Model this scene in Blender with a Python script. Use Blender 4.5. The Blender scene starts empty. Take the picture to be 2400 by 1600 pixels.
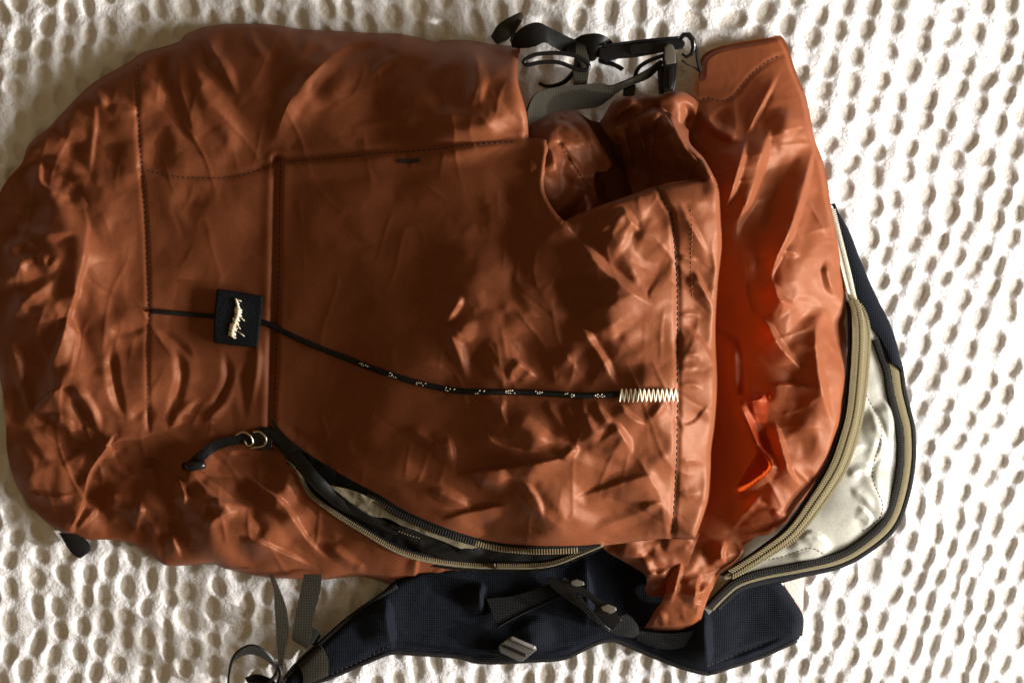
import bpy, bmesh, math, random
import numpy as np
from mathutils import Vector, Matrix
from mathutils.geometry import delaunay_2d_cdt

# ------------------------------------------------------------------ camera, light, exposure
SC = bpy.context.scene
COL = SC.collection
S = 0.00024            # metres per drawing unit: the frame is 2400 x 1600 units, about 58 x 38 cm
H = 0.90               # camera height above the bed

cam = bpy.data.cameras.new("camera")
camo = bpy.data.objects.new("camera", cam)
COL.objects.link(camo)
camo.location = (0, 0, H)
cam.sensor_width = 36.0
cam.lens = 36.0 * H / (2400 * S)
cam.clip_start = 0.01
cam.clip_end = 50
cam.dof.use_dof = True
cam.dof.focus_distance = H - 0.06
cam.dof.aperture_fstop = 7.0
SC.camera = camo

world = bpy.data.worlds.new("World")
SC.world = world
world.use_nodes = True
bg = world.node_tree.nodes["Background"]
bg.inputs[0].default_value = (1.0, 0.69, 0.34, 1)     # warm light of the room
bg.inputs[1].default_value = 0.20

AZ, EL = math.radians(-16), math.radians(15)          # low sun coming in from the right
KD = 4.5
lamp = bpy.data.lights.new("low_sun_through_window", 'SPOT')
lamp.energy = 1.15 * 4 * math.pi ** 2 * KD ** 2
lamp.color = (1.0, 0.95, 0.90)
lamp.spot_size = math.radians(40)
lamp.spot_blend = 0.3
lamp.shadow_soft_size = 0.06
lo = bpy.data.objects.new("low_sun_through_window", lamp)
COL.objects.link(lo)
lo.location = (KD * math.cos(EL) * math.cos(AZ), KD * math.cos(EL) * math.sin(AZ), KD * math.sin(EL))
lo.rotation_euler = (-Vector(lo.location)).to_track_quat('-Z', 'Y').to_euler()

win = bpy.data.lights.new("window_daylight", 'AREA')      # the bright window itself, to the right of the bed
win.shape = 'RECTANGLE'
win.size, win.size_y = 0.64, 0.32
win.energy = 22
win.color = (1.0, 0.965, 0.92)
wo = bpy.data.objects.new("window_daylight", win)
COL.objects.link(wo)
WA, WE, WD = math.radians(-12), math.radians(22), 1.0
wo.location = (WD * math.cos(WE) * math.cos(WA), WD * math.cos(WE) * math.sin(WA), WD * math.sin(WE))
wo.rotation_euler = (-Vector(wo.location)).to_track_quat('-Z', 'Y').to_euler()

SC.view_settings.view_transform = 'Standard'
SC.view_settings.look = 'None'
SC.view_settings.gamma = 1
SC.view_settings.exposure = 0
SC.view_settings.use_curve_mapping = False
SC.cycles.max_bounces = 8
SC.cycles.diffuse_bounces = 4
SC.cycles.transmission_bounces = 4
SC.cycles.sample_clamp_indirect = 6

random.seed(7)
rng = np.random.default_rng(7)

# ------------------------------------------------------------------ materials
def new_mat(name):
    m = bpy.data.materials.new(name)
    m.use_nodes = True
    nt = m.node_tree
    return m, nt, nt.nodes["Principled BSDF"], nt.nodes["Material Output"]

def N(nt, t, **kw):
    n = nt.nodes.new(t)
    for k, v in kw.items():
        if k in n.inputs.keys():
            n.inputs[k].default_value = v
        else:
            setattr(n, k, v)
    return n

def plain(name, col, rough=0.5, spec=0.5, metal=0.0, sheen=0.0, bump=0.0, bscale=900, vary=0.0, sheen_tint=None):
    m, nt, p, out = new_mat(name)
    p.inputs["Base Color"].default_value = (*col, 1)
    p.inputs["Roughness"].default_value = rough
    p.inputs["Specular IOR Level"].default_value = spec
    p.inputs["Metallic"].default_value = metal
    p.inputs["Sheen Weight"].default_value = sheen
    if sheen_tint:
        p.inputs["Sheen Tint"].default_value = (*sheen_tint, 1)
    tc = N(nt, "ShaderNodeTexCoord")
    if vary:
        no = N(nt, "ShaderNodeTexNoise", Scale=60.0, Detail=5.0)
        nt.links.new(tc.outputs["Object"], no.inputs["Vector"])
        mx = N(nt, "ShaderNodeMix", data_type='RGBA')
        mx.inputs[6].default_value = (*[c * (1 - vary) for c in col], 1)
        mx.inputs[7].default_value = (*[min(1, c * (1 + vary)) for c in col], 1)
        nt.links.new(no.outputs["Fac"], mx.inputs[0])
        nt.links.new(mx.outputs[2], p.inputs["Base Color"])
    if bump:
        n2 = N(nt, "ShaderNodeTexNoise", Scale=float(bscale), Detail=3.0)
        nt.links.new(tc.outputs["Object"], n2.inputs["Vector"])
        b = N(nt, "ShaderNodeBump", Strength=bump, Distance=0.001)
        nt.links.new(n2.outputs["Fac"], b.inputs["Height"])
        nt.links.new(b.outputs["Normal"], p.inputs["Normal"])
    return m

def nylon(name, col, trans_col, trans=0.22, rough=0.47, crumple=0.0, sheen=0.06, weave=0.25, spec=0.32, tint=(1.0, 0.62, 0.42), glow=False):
    """thin coated nylon: satin sheen, lets some light through, fine crumple relief"""
    m, nt, p, out = new_mat(name)
    tc = N(nt, "ShaderNodeTexCoord")
    no = N(nt, "ShaderNodeTexNoise", Scale=14.0, Detail=4.0)
    nt.links.new(tc.outputs["Object"], no.inputs["Vector"])
    mx = N(nt, "ShaderNodeMix", data_type='RGBA')
    mx.inputs[6].default_value = (*[c * 0.86 for c in col], 1)
    mx.inputs[7].default_value = (*[c * 1.14 for c in col], 1)
    nt.links.new(no.outputs["Fac"], mx.inputs[0])
    yarn = N(nt, "ShaderNodeTexNoise", Scale=1150.0, Detail=2.0)
    nt.links.new(tc.outputs["Object"], yarn.inputs["Vector"])
    ymap = N(nt, "ShaderNodeMapRange")
    for kk, vv in (("From Min", 0.3), ("From Max", 0.7), ("To Min", 0.86), ("To Max", 1.14)):
        ymap.inputs[kk].default_value = vv
    nt.links.new(yarn.outputs["Fac"], ymap.inputs["Value"])
    ym = N(nt, "ShaderNodeVectorMath", operation='SCALE')
    nt.links.new(mx.outputs[2], ym.inputs[0])
    nt.links.new(ymap.outputs[0], ym.inputs["Scale"])
    nt.links.new(ym.outputs[0], p.inputs["Base Color"])
    p.inputs["Roughness"].default_value = rough
    p.inputs["Specular IOR Level"].default_value = spec
    p.inputs["Specular Tint"].default_value = (*tint, 1)
    p.inputs["Sheen Weight"].default_value = sheen
    p.inputs["Sheen Roughness"].default_value = 0.45
    p.inputs["Sheen Tint"].default_value = (1.0, 0.72, 0.58, 1)
    # relief: soft crumple + yarn
    n1 = N(nt, "ShaderNodeTexNoise", Scale=55.0, Detail=4.0, Roughness=0.5, Distortion=1.2)
    nt.links.new(tc.outputs["Object"], n1.inputs["Vector"])
    n2 = N(nt, "ShaderNodeTexNoise", Scale=2300.0, Detail=2.0)
    nt.links.new(tc.outputs["Object"], n2.inputs["Vector"])
    b1 = N(nt, "ShaderNodeBump", Strength=crumple, Distance=0.0022)
    nt.links.new(n1.outputs["Fac"], b1.inputs["Height"])
    b2 = N(nt, "ShaderNodeBump", Strength=weave, Distance=0.0004)
    nt.links.new(n2.outputs["Fac"], b2.inputs["Height"])
    nt.links.new(b1.outputs["Normal"], b2.inputs["Normal"])
    nt.links.new(b2.outputs["Normal"], p.inputs["Normal"])
    if trans:
        t = N(nt, "ShaderNodeBsdfTranslucent")
        t.inputs["Color"].default_value = (*trans_col, 1)
        nt.links.new(b2.outputs["Normal"], t.inputs["Normal"])
        ms = N(nt, "ShaderNodeMixShader")
        ms.inputs[0].default_value = trans
        if glow:                       # translucency raised in one patch, to put in the orange glow
            at = N(nt, "ShaderNodeAttribute", attribute_name="glow_patch")
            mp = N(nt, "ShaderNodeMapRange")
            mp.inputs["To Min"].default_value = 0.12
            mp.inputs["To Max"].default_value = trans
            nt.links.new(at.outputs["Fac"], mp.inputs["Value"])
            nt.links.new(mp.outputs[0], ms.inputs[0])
        nt.links.new(p.outputs[0], ms.inputs[1])
        nt.links.new(t.outputs[0], ms.inputs[2])
        nt.links.new(ms.outputs[0], out.inputs["Surface"])
    return m

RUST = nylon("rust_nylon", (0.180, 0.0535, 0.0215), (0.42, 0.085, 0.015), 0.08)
RUST_THIN = nylon("rust_nylon_translucent", (0.186, 0.0545, 0.0210), (1.0, 0.19, 0.022), 0.42, glow=True)
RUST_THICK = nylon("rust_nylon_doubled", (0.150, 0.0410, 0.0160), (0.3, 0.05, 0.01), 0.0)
WHITE_LIN = nylon("pale_lining", (0.34, 0.335, 0.29), (0.5, 0.49, 0.42), 0.12, 0.30, 0.0, 0.05, tint=(1, 1, 1))
DIM_LIN = nylon("sand_lining", (0.21, 0.185, 0.125), (0.3, 0.27, 0.2), 0.05, 0.45, 0.0, 0.0, tint=(1, 1, 1))
BLACK_LIN = plain("black_lining", (0.007, 0.007, 0.007), 0.4, 0.22, bump=0.3, bscale=120)
THREAD = plain("dark_thread", (0.018, 0.006, 0.004), 0.7)
THREAD_RUST = plain("rust_thread", (0.20, 0.06, 0.025), 0.7)
CREAM_THREAD = plain("cream_thread", (0.78, 0.70, 0.55), 0.6, vary=0.15)
BLACK_PLASTIC = plain("black_plastic", (0.007, 0.007, 0.008), 0.16, 0.32, bump=0.05, bscale=400)
BLACK_CORD = plain("black_cord", (0.006, 0.005, 0.006), 0.6, 0.2, bump=0.6, bscale=1200)
PATCH = plain("black_leatherette", (0.005, 0.006, 0.009), 0.6, 0.15, bump=0.5, bscale=700)
METAL = plain("brass_wire", (0.55, 0.46, 0.32), 0.3, 0.5, 1.0)
PALE_EDGE = plain("pale_pink_mesh", (0.62, 0.45, 0.40), 0.8, bump=0.6, bscale=900)

def woven(name, col, stripe=900.0, contrast=0.35, rough=0.62, sheen=0.4, tint=(1, 1, 1), spec=0.10):
    m, nt, p, out = new_mat(name)
    tc = N(nt, "ShaderNodeTexCoord")
    w1 = N(nt, "ShaderNodeTexWave", Scale=stripe / 6.28, Distortion=1.5, Detail=1.0)
    w1.bands_direction = 'X'
    w2 = N(nt, "ShaderNodeTexWave", Scale=stripe / 6.28, Distortion=1.5, Detail=1.0)
    w2.bands_direction = 'Y'
    for w in (w1, w2):
        nt.links.new(tc.outputs["Object"], w.inputs["Vector"])
    mul = N(nt, "ShaderNodeMath", operation='MULTIPLY')
    nt.links.new(w1.outputs["Fac"], mul.inputs[0])
    nt.links.new(w2.outputs["Fac"], mul.inputs[1])
    mx = N(nt, "ShaderNodeMix", data_type='RGBA')
    mx.inputs[6].default_value = (*[c * (1 - contrast) for c in col], 1)
    mx.inputs[7].default_value = (*[c * (1 + contrast) for c in col], 1)
    nt.links.new(mul.outputs[0], mx.inputs[0])
    nt.links.new(mx.outputs[2], p.inputs["Base Color"])
    b = N(nt, "ShaderNodeBump", Strength=0.7, Distance=0.0006)
    nt.links.new(mul.outputs[0], b.inputs["Height"])
    nt.links.new(b.outputs["Normal"], p.inputs["Normal"])
    p.inputs["Roughness"].default_value = rough
    p.inputs["Sheen Weight"].default_value = sheen
    p.inputs["Sheen Tint"].default_value = (*tint, 1)
    p.inputs["Specular IOR Level"].default_value = spec
    return m

WEBBING = woven("charcoal_webbing", (0.036, 0.031, 0.021), 2200, 0.45, 0.5, 0.0, (1, .9, .7))
PADDING = woven("navy_spacer_mesh", (0.0055, 0.0078, 0.0140), 1900, 0.45, 0.7, 0.0, (.6, .75, 1))
BINDING = woven("charcoal_binding", (0.014, 0.0135, 0.014), 2200, 0.4, 0.55, 0.02, (1, .95, .9))
TAPE = woven("olive_zipper_tape", (0.20, 0.165, 0.085), 3000, 0.35, 0.6, 0.2)
TEETH_OLIVE = plain("olive_teeth", (0.28, 0.235, 0.13), 0.42, 0.5)
TEETH_BLACK = plain("black_teeth", (0.030, 0.028, 0.026), 0.3, 0.6)
TEETH_TAN = plain("tan_teeth", (0.25, 0.19, 0.115), 0.4, 0.5)
TAPE_BLACK = woven("black_zipper_tape", (0.009, 0.009, 0.009), 2200, 0.5, 0.6, 0.0)

# ------------------------------------------------------------------ numeric helpers
def perlin(x, y, seed=0):
    xi = np.floor(x).astype(np.int64)
    yi = np.floor(y).astype(np.int64)
    xf, yf = x - xi, y - yi
    u = xf * xf * xf * (xf * (xf * 6 - 15) + 10)
    v = yf * yf * yf * (yf * (yf * 6 - 15) + 10)
    def g(ix, iy, dx, dy):
        h = (ix * 374761393 + iy * 668265263 + seed * 974634777) & 0xFFFFFFFF
        h = ((h ^ (h >> 13)) * 1274126177) & 0xFFFFFFFF
        h = (h ^ (h >> 16)) & 0xFFFF
        a = h / 65536.0 * 2 * np.pi
        return np.cos(a) * dx + np.sin(a) * dy
    n00 = g(xi, yi, xf, yf)
    n10 = g(xi + 1, yi, xf - 1, yf)
    n01 = g(xi, yi + 1, xf, yf - 1)
    n11 = g(xi + 1, yi + 1, xf - 1, yf - 1)
    return (n00 * (1 - u) + n10 * u) * (1 - v) + (n01 * (1 - u) + n11 * u) * v

def crumple(x, y, L, seed=0):
    """crisp random folds of thin cloth, about -1..1; L = fold spacing"""
    wx = perlin(x / (L * 1.7), y / (L * 1.7), seed + 11) * L * 0.8
    wy = perlin(x / (L * 1.7), y / (L * 1.7), seed + 12) * L * 0.8
    a = perlin((x + wx) / L, (y + wy) / L, seed + 1)
    b = perlin((x - wy) / (L * .55), (y + wx) / (L * .55), seed + 2)
    def fold(n, e):
        return 1 - 2.4 * (np.sqrt(n * n + e * e) - e)
    return fold(a, .06) * 0.75 + fold(b, .08) * 0.38 - 0.75

def longfold(x, y, deg, L, st, seed):
    """long crisp folds running along the direction deg"""
    c, q = math.cos(math.radians(deg)), math.sin(math.radians(deg))
    u, v = (x * c + y * q) / (L * st), (-x * q + y * c) / L
    v = v + 0.55 * perlin(u * 1.6, v * 0.6, seed + 5)
    n = perlin(u, v, seed)
    m = perlin(u * 2.1 + 7, v * 1.9, seed + 1)
    return 0.35 - 2.2 * (np.sqrt(n * n + .003) - .055) + 0.30 * (0.35 - 2.2 * (np.sqrt(m * m + .004) - .06))

def facet(x, y, deg, L, st, seed, soft=0.03):
    """taut flat facets meeting in sharp creases, long in the direction deg, about -1..1"""
    c, q = math.cos(math.radians(deg)), math.sin(math.radians(deg))
    wx = perlin(x / (L * 2.6), y / (L * 2.6), seed + 31) * L * 0.9
    wy = perlin(x / (L * 2.6), y / (L * 2.6), seed + 32) * L * 0.9
    u0, v0 = ((x + wx) * c + (y + wy) * q) / (L * st), (-(x + wx) * q + (y + wy) * c) / L
    def val(i, j):
        h = (i * 374761393 + j * 668265263 + seed * 974634777) & 0xFFFFFFFF
        h = ((h ^ (h >> 13)) * 1274126177) & 0xFFFFFFFF
        h = (h ^ (h >> 16)) & 0xFFFF
        return h / 32768.0 - 1.0
    z = 0.0
    for du, dv in ((0, 0), (soft, 0), (-soft, 0), (0, soft), (0, -soft)):
        u, v = u0 + du / st, v0 + dv
        t = (u + v) * 0.36602540378
        a, b = u + t, v + t
        i, j = np.floor(a).astype(np.int64), np.floor(b).astype(np.int64)
        fa, fb = a - i, b - j
        lower = fa > fb
        z = z + np.where(lower, val(i, j) * (1 - fa) + val(i + 1, j) * (fa - fb) + val(i + 1, j + 1) * fb,
                         val(i, j) * (1 - fb) + val(i, j + 1) * (fb - fa) + val(i + 1, j + 1) * fa)
    return z / 5.0

def sstep(a, b, x):
    t = np.clip((x - a) / (b - a), 0, 1)
    return t * t * (3 - 2 * t)

def seg_dist(x, y, poly):
    """distance, signed distance (positive: below a path going right, left of a path going down), parameter 0..1"""
    poly = np.asarray(poly, float)
    d = np.diff(poly, axis=0)
    ln = np.maximum(np.hypot(d[:, 0], d[:, 1]), 1e-9)
    cum = np.concatenate([[0], np.cumsum(ln)])
    best = np.full(x.shape, 1e12)
    sd = np.zeros(x.shape)
    tt = np.zeros(x.shape)
    for i in range(len(d)):
        rx, ry = x - poly[i, 0], y - poly[i, 1]
        t = np.clip((rx * d[i, 0] + ry * d[i, 1]) / ln[i] ** 2, 0, 1)
        ex, ey = rx - t * d[i, 0], ry - t * d[i, 1]
        q = ex * ex + ey * ey
        m = q < best
        best = np.where(m, q, best)
        cr = d[i, 0] * ry - d[i, 1] * rx
        sd = np.where(m, np.sign(cr), sd)
        tt = np.where(m, (cum[i] + t * ln[i]) / cum[-1], tt)
    dist = np.sqrt(best)
    return dist, dist * sd, tt

def smooth_path(pts, step=5.0):
    """Catmull-Rom through the points, resampled at an even step"""
    p = np.asarray(pts, float)
    if len(p) > 2:
        q = np.vstack([2 * p[0] - p[1], p, 2 * p[-1] - p[-2]])
        out = []
        for i in range(1, len(q) - 2):
            p0, p1, p2, p3 = q[i - 1], q[i], q[i + 1], q[i + 2]
            for t in np.linspace(0, 1, 14, endpoint=False):
                out.append(0.5 * ((2 * p1) + (-p0 + p2) * t + (2 * p0 - 5 * p1 + 4 * p2 - p3) * t * t
                                  + (-p0 + 3 * p1 - 3 * p2 + p3) * t ** 3))
        out.append(p[-1])
        p = np.array(out)
    d = np.hypot(*np.diff(p[:, :2], axis=0).T)
    cum = np.concatenate([[0], np.cumsum(d)])
    n = max(2, int(round(cum[-1] / step)) + 1)
    u = np.linspace(0, cum[-1], n)
    return np.column_stack([np.interp(u, cum, p[:, k]) for k in range(p.shape[1])])

def join(*paths):
    out = [np.asarray(paths[0], float)]
    for q in paths[1:]:
        q = np.asarray(q, float)
        if np.hypot(*(out[-1][-1] - q[0])) < 1.0:
            q = q[1:]
        out.append(q)
    r = np.vstack(out)
    if np.hypot(*(r[0] - r[-1])) < 1.0:
        r = r[:-1]
    return r

def inside(x, y, poly):
    r = np.zeros(x.shape, bool)
    n = len(poly)
    for i in range(n):
        x0, y0 = poly[i]
        x1, y1 = poly[(i + 1) % n]
        if y0 == y1:
            continue
        c = ((y0 > y) != (y1 > y)) & (x < (x1 - x0) * (y - y0) / (y1 - y0) + x0)
        r ^= c
    return r

class TPS:
    """smooth height through given (x, y, z) points"""
    def __init__(self, pts):
        p = np.asarray(pts, float)
        self.c = p[:, :2] / 1000
        n = len(p)
        K = self.k(np.hypot(*(self.c[:, None] - self.c[None]).transpose(2, 0, 1))) + np.eye(n) * 1e-4
        P = np.column_stack([np.ones(n), self.c])
        A = np.block([[K, P], [P.T, np.zeros((3, 3))]])
        self.w = np.linalg.solve(A, np.concatenate([p[:, 2], np.zeros(3)]))
    @staticmethod
    def k(r):
        return np.where(r > 1e-9, r * r * np.log(np.maximum(r, 1e-9)), 0)
    def __call__(self, x, y):
        x, y = np.asarray(x, float) / 1000, np.asarray(y, float) / 1000
        z = self.w[-3] + self.w[-2] * x + self.w[-1] * y
        for (cx, cy), w in zip(self.c, self.w):
            z = z + w * self.k(np.hypot(x - cx, y - cy))
        return z

def parse_strokes(text):
    L = []
    for line in text.strip().splitlines():
        line = line.split('#')[0].split()
        if not line:
            continue
        k, a, w = line[0], float(line[1]), float(line[2])
        pts = [tuple(map(float, q.split(','))) for q in line[3:]]
        if a < 0 and k == 'r':
            a *= 0.45
        L.append((k, a, w, smooth_path(pts, 12.0)))
    return L

def tent(q, e):
    """fold section: flat flanks, crest rounded by e, soft foot"""
    f = 1 + e - np.sqrt(q * q + e * e)
    return np.logaddexp(0, 13.0 * f) / 13.0

def strokes(x, y, L):
    """drawn folds: r rounded, c crisp, s one steep side; lower case: running out to a point at both ends"""
    z = np.zeros(x.shape)
    for k, a, w, p in L:
        R = w * (8.5 if k in 'sS' else 5.0)
        lo, hi = p.min(0) - R, p.max(0) + R
        m = (x > lo[0]) & (x < hi[0]) & (y > lo[1]) & (y < hi[1])
        if not m.any():
            continue
        d, sd, t = seg_dist(x[m], y[m], p)
        if k in 'rcs':
            tp = sstep(0, .30, t) * sstep(1, .62, t)
            ww = w * (0.45 + 0.55 * tp)
        else:
            tp, ww = 1.0, w
        if k in 'rR':
            f = tent(d / (1.75 * ww), .28)
        elif k in 'cC':
            f = tent(d / (2.0 * ww), .07)
        else:
            f = np.where(sd < 0, tent(sd / (0.62 * ww), .12), tent(sd / (3.0 * ww), .045))
            f = np.where(sd < 0, f / tent(0.0, .12), f / tent(0.0, .045))
        z[m] += a * f * tp
    return z

# ------------------------------------------------------------------ how thin nylon buckles: a sheet with slack, settled by the cloth solver
def settle_sheet():
    sp, k = 15.0, 0.01
    x, y = np.arange(-110, 2090, sp), np.arange(20, 1510, sp)
    gx, gy = np.meshgrid(x, y)
    ny, nx = gx.shape
    z0 = 2 * perlin(gx / 70, gy / 70, 9) + perlin(gx / 30, gy / 30, 10)
    idx = np.arange(nx * ny).reshape(ny, nx)
    a, b, c, d = (idx[:-1, :-1].ravel(), idx[1:, :-1].ravel(), idx[1:, 1:].ravel(), idx[:-1, 1:].ravel())
    par = (np.add.outer(np.arange(ny - 1), np.arange(nx - 1)) % 2).ravel().astype(bool)[:, None]
    tri = np.vstack([np.where(par, np.stack([a, b, c], -1), np.stack([a, b, d], -1)), np.where(par, np.stack([a, c, d], -1), np.stack([b, c, d], -1))])
    me = bpy.data.meshes.new("slack_sheet")
    me.from_pydata(np.column_stack([gx.ravel() * k, -gy.ravel() * k, z0.ravel() * k]).tolist(), [], tri.tolist())
    o = bpy.data.objects.new("slack_sheet", me)
    COL.objects.link(o)
    pin = np.zeros(gx.shape, bool)
    pin[[0, -1]] = True
    pin[:, [0, -1]] = True
    o.vertex_groups.new(name="pin").add([int(q) for q in np.where(pin.ravel())[0]], 1.0, 'REPLACE')
    m = o.modifiers.new("cloth", 'CLOTH')
    st = m.settings
    st.quality = 4
    st.mass = 0.3
    st.tension_stiffness = st.compression_stiffness = 60
    st.shear_stiffness = 25
    st.bending_stiffness = 7.0
    st.tension_damping = st.compression_damping = st.shear_damping = 8
    st.bending_damping = 0.5
    st.air_damping = 1.5
    st.vertex_group_mass = "pin"
    st.shrink_min = -0.036
    st.effector_weights.gravity = 0
    m.collision_settings.use_collision = False
    m.point_cache.frame_start, m.point_cache.frame_end = 1, 60
    for f in range(1, 40):
        SC.frame_set(f)
    ev = o.evaluated_get(bpy.context.evaluated_depsgraph_get())
    em = ev.to_mesh()
    co = np.empty(len(em.vertices) * 3)
    em.vertices.foreach_get("co", co)
    z = co.reshape(ny, nx, 3)[:, :, 2].copy() / k
    ev.to_mesh_clear()
    bpy.data.objects.remove(o)
    bpy.data.meshes.remove(me)
    SC.frame_set(1)
    return z, x[0], y[0], sp

SHEET = settle_sheet()

def creases(x, y, L, seed):
    """sparse thin sharp crease lines, 0..1"""
    wx = perlin(x / (L * 2.0), y / (L * 2.0), seed + 3) * L * 0.3
    a = math.radians(25 + 37 * (seed % 7))
    u, v = (x + wx) * math.cos(a) + (y - wx) * math.sin(a), -(x + wx) * math.sin(a) + (y - wx) * math.cos(a)
    n = perlin(u / (L * 2.6), v / (L * 0.8), seed)
    m = perlin(x / (L * 1.6) + 9, y / (L * 1.6), seed + 1)
    return np.exp(-np.abs(n) * L / 5.0) * sstep(0.0, 0.25, m)

def tri(t):
    return 2 * np.abs(2 * (t / 2 - np.floor(t / 2 + 0.5))) - 1

def wrinkle(x, y, fine=0.30):
    """large folds and, across them, a finer set"""
    return buckle(x, y) + fine * buckle(990 + 930 * tri((2.3 * (0.8 * x - 0.6 * y)) / 1860), 765 + 620 * tri((2.3 * (0.6 * x + 0.8 * y)) / 1240))

def buckle(x, y):
    """height of the settled slack sheet, bicubic; about -40..40 units"""
    z, x0, y0, sp = SHEET
    ny, nx = z.shape
    u, v = np.clip((x - x0) / sp, 2, nx - 4), np.clip((y - y0) / sp, 2, ny - 4)
    i, j = np.floor(u).astype(int), np.floor(v).astype(int)
    f, g = u - i, v - j
    def wts(t):
        return (-.5 * t + t * t - .5 * t ** 3, 1 - 2.5 * t * t + 1.5 * t ** 3, .5 * t + 2 * t * t - 1.5 * t ** 3, -.5 * t * t + .5 * t ** 3)
    wu, wv = wts(f), wts(g)
    r = 0.0
    for b in range(4):
        for a in range(4):
            r = r + z[j + b - 1, i + a - 1] * wu[a] * wv[b]
    return r

# ------------------------------------------------------------------ object helpers
ROOTLOC = np.array([(1050 - 1200) * S, (800 - 720) * S, 0.0])

def W(p):
    """drawing units (x right, y down, z up) -> metres; z above the bed narrows the view, so x and y shrink with it"""
    p = np.asarray(p, float).reshape(-1, 3)
    f = 1 - p[:, 2] * S / H
    return np.column_stack([(p[:, 0] - 1200) * S * f, (800 - p[:, 1]) * S * f, p[:, 2] * S])

def link(name, me, mat, parent=None):
    o = bpy.data.objects.new(name, me)
    COL.objects.link(o)
    if mat is not None:
        me.materials.append(mat)
    if parent is not None:
        o.parent = parent
    return o

def mk(name, verts, faces, mat, parent, smooth=True, auto=None):
    me = bpy.data.meshes.new(name)
    v = W(verts) - ROOTLOC
    me.from_pydata(v.tolist(), [], [tuple(int(i) for i in f) for f in faces])
    bm = bmesh.new()
    bm.from_mesh(me)
    bmesh.ops.recalc_face_normals(bm, faces=bm.faces)
    bm.to_mesh(me)
    bm.free()
    me.polygons.foreach_set("use_smooth", [smooth] * len(me.polygons))
    if auto is not None:
        me.set_sharp_from_angle(angle=math.radians(auto))
    me.update()
    return link(name, me, mat, parent)

def cloth(name, outline, zf, mat, parent, r=4.5):
    poly = np.asarray(outline, float)
    lo, hi = poly.min(0), poly.max(0)
    xs = np.arange(lo[0], hi[0] + r, r)
    ys = np.arange(lo[1], hi[1] + r, r * 0.866)
    gx, gy = np.meshgrid(xs, ys)
    gx = gx + (np.arange(len(ys)) % 2)[:, None] * r * 0.5
    gx, gy = gx.ravel(), gy.ravel()
    m = inside(gx, gy, poly)
    gx, gy = gx[m], gy[m]
    closed = np.vstack([poly, poly[:1]])
    keep = np.ones(len(gx), bool)
    for a, b in zip(closed[:-1], closed[1:]):
        l2, h2 = np.minimum(a, b) - r, np.maximum(a, b) + r
        q = np.where((gx > l2[0]) & (gx < h2[0]) & (gy > l2[1]) & (gy < h2[1]))[0]
        if len(q):
            d, _, _ = seg_dist(gx[q], gy[q], np.array([a, b]))
            keep[q[d < r * 0.55]] = False
    pts = np.vstack([poly, np.column_stack([gx[keep], gy[keep]])])
    nb = len(poly)
    vo, eo, fo, *_ = delaunay_2d_cdt([Vector(p) for p in pts], [(i, (i + 1) % nb) for i in range(nb)], [], 1, 1e-4)
    P = np.array([(v.x, v.y) for v in vo])
    z = zf(P[:, 0], P[:, 1])
    verts = np.column_stack([P, z])
    me = bpy.data.meshes.new(name)
    me.from_pydata((W(verts) - ROOTLOC).tolist(), [], [tuple(f) for f in fo])
    # all faces up
    n = np.empty(len(me.polygons) * 3)
    me.polygons.foreach_get("normal", n)
    if n.reshape(-1, 3)[:, 2].mean() < 0:
        me.flip_normals()
    me.polygons.foreach_set("use_smooth", [True] * len(me.polygons))
    me.update()
    return link(name, me, mat, parent)

def frames(path):
    p = W(path)
    t = np.gradient(p, axis=0)
    t /= np.maximum(np.linalg.norm(t, axis=1), 1e-12)[:, None]
    up = np.array([0, 0, 1.0])
    s = np.cross(t, up)
    ln = np.linalg.norm(s, axis=1)
    for i in range(len(s)):
        if ln[i] < 1e-3:
            s[i] = s[i - 1] if i else np.array([1.0, 0, 0])
        else:
            s[i] /= ln[i]
    u = np.cross(s, t)
    return p, t, s, u

def mkw(name, v, faces, mat, parent, smooth=True, auto=None):
    me = bpy.data.meshes.new(name)
    me.from_pydata((np.asarray(v) - ROOTLOC).tolist(), [], [tuple(int(i) for i in f) for f in faces])
    bm = bmesh.new()
    bm.from_mesh(me)
    bmesh.ops.recalc_face_normals(bm, faces=bm.faces)
    bm.to_mesh(me)
    bm.free()
    me.polygons.foreach_set("use_smooth", [smooth] * len(me.polygons))
    if auto is not None:
        me.set_sharp_from_angle(angle=math.radians(auto))
    return link(name, me, mat, parent)

def tube_data(path, r, seg=8, flat=1.0, closed=False, v0=0):
    p, t, s, u = frames(path)
    rr = np.broadcast_to(np.asarray(r, float), (len(p),)) * S
    V, F = [], []
    for i in range(len(p)):
        for k in range(seg):
            a = 2 * math.pi * k / seg
            V.append(p[i] + s[i] * math.cos(a) * rr[i] + u[i] * math.sin(a) * rr[i] * flat)
    n = len(p)
    for i in range(n if closed else n - 1):
        for k in range(seg):
            a, b = i * seg + k, i * seg + (k + 1) % seg
            j = (i + 1) % n
            c, d = j * seg + (k + 1) % seg, j * seg + k
            F.append((v0 + a, v0 + b, v0 + c, v0 + d))
    if not closed:
        F.append(tuple(v0 + k for k in range(seg))[::-1])
        F.append(tuple(v0 + (n - 1) * seg + k for k in range(seg)))
    return V, F

def tube(name, path, r, mat, parent, seg=8, flat=1.0, closed=False, step=5.0):
    pth = smooth_path(path, step) if step else np.asarray(path, float)
    if closed:
        q = np.vstack([path, path[:1]])
        pth = smooth_path(np.vstack([path[-1:], q, path[1:2]]), step)
        # cut the doubled ends
        full = smooth_path(q, step)
        pth = full[:-1]
    V, F = tube_data(pth, r, seg, flat, closed)
    return mkw(name, V, F, mat, parent)

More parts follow.
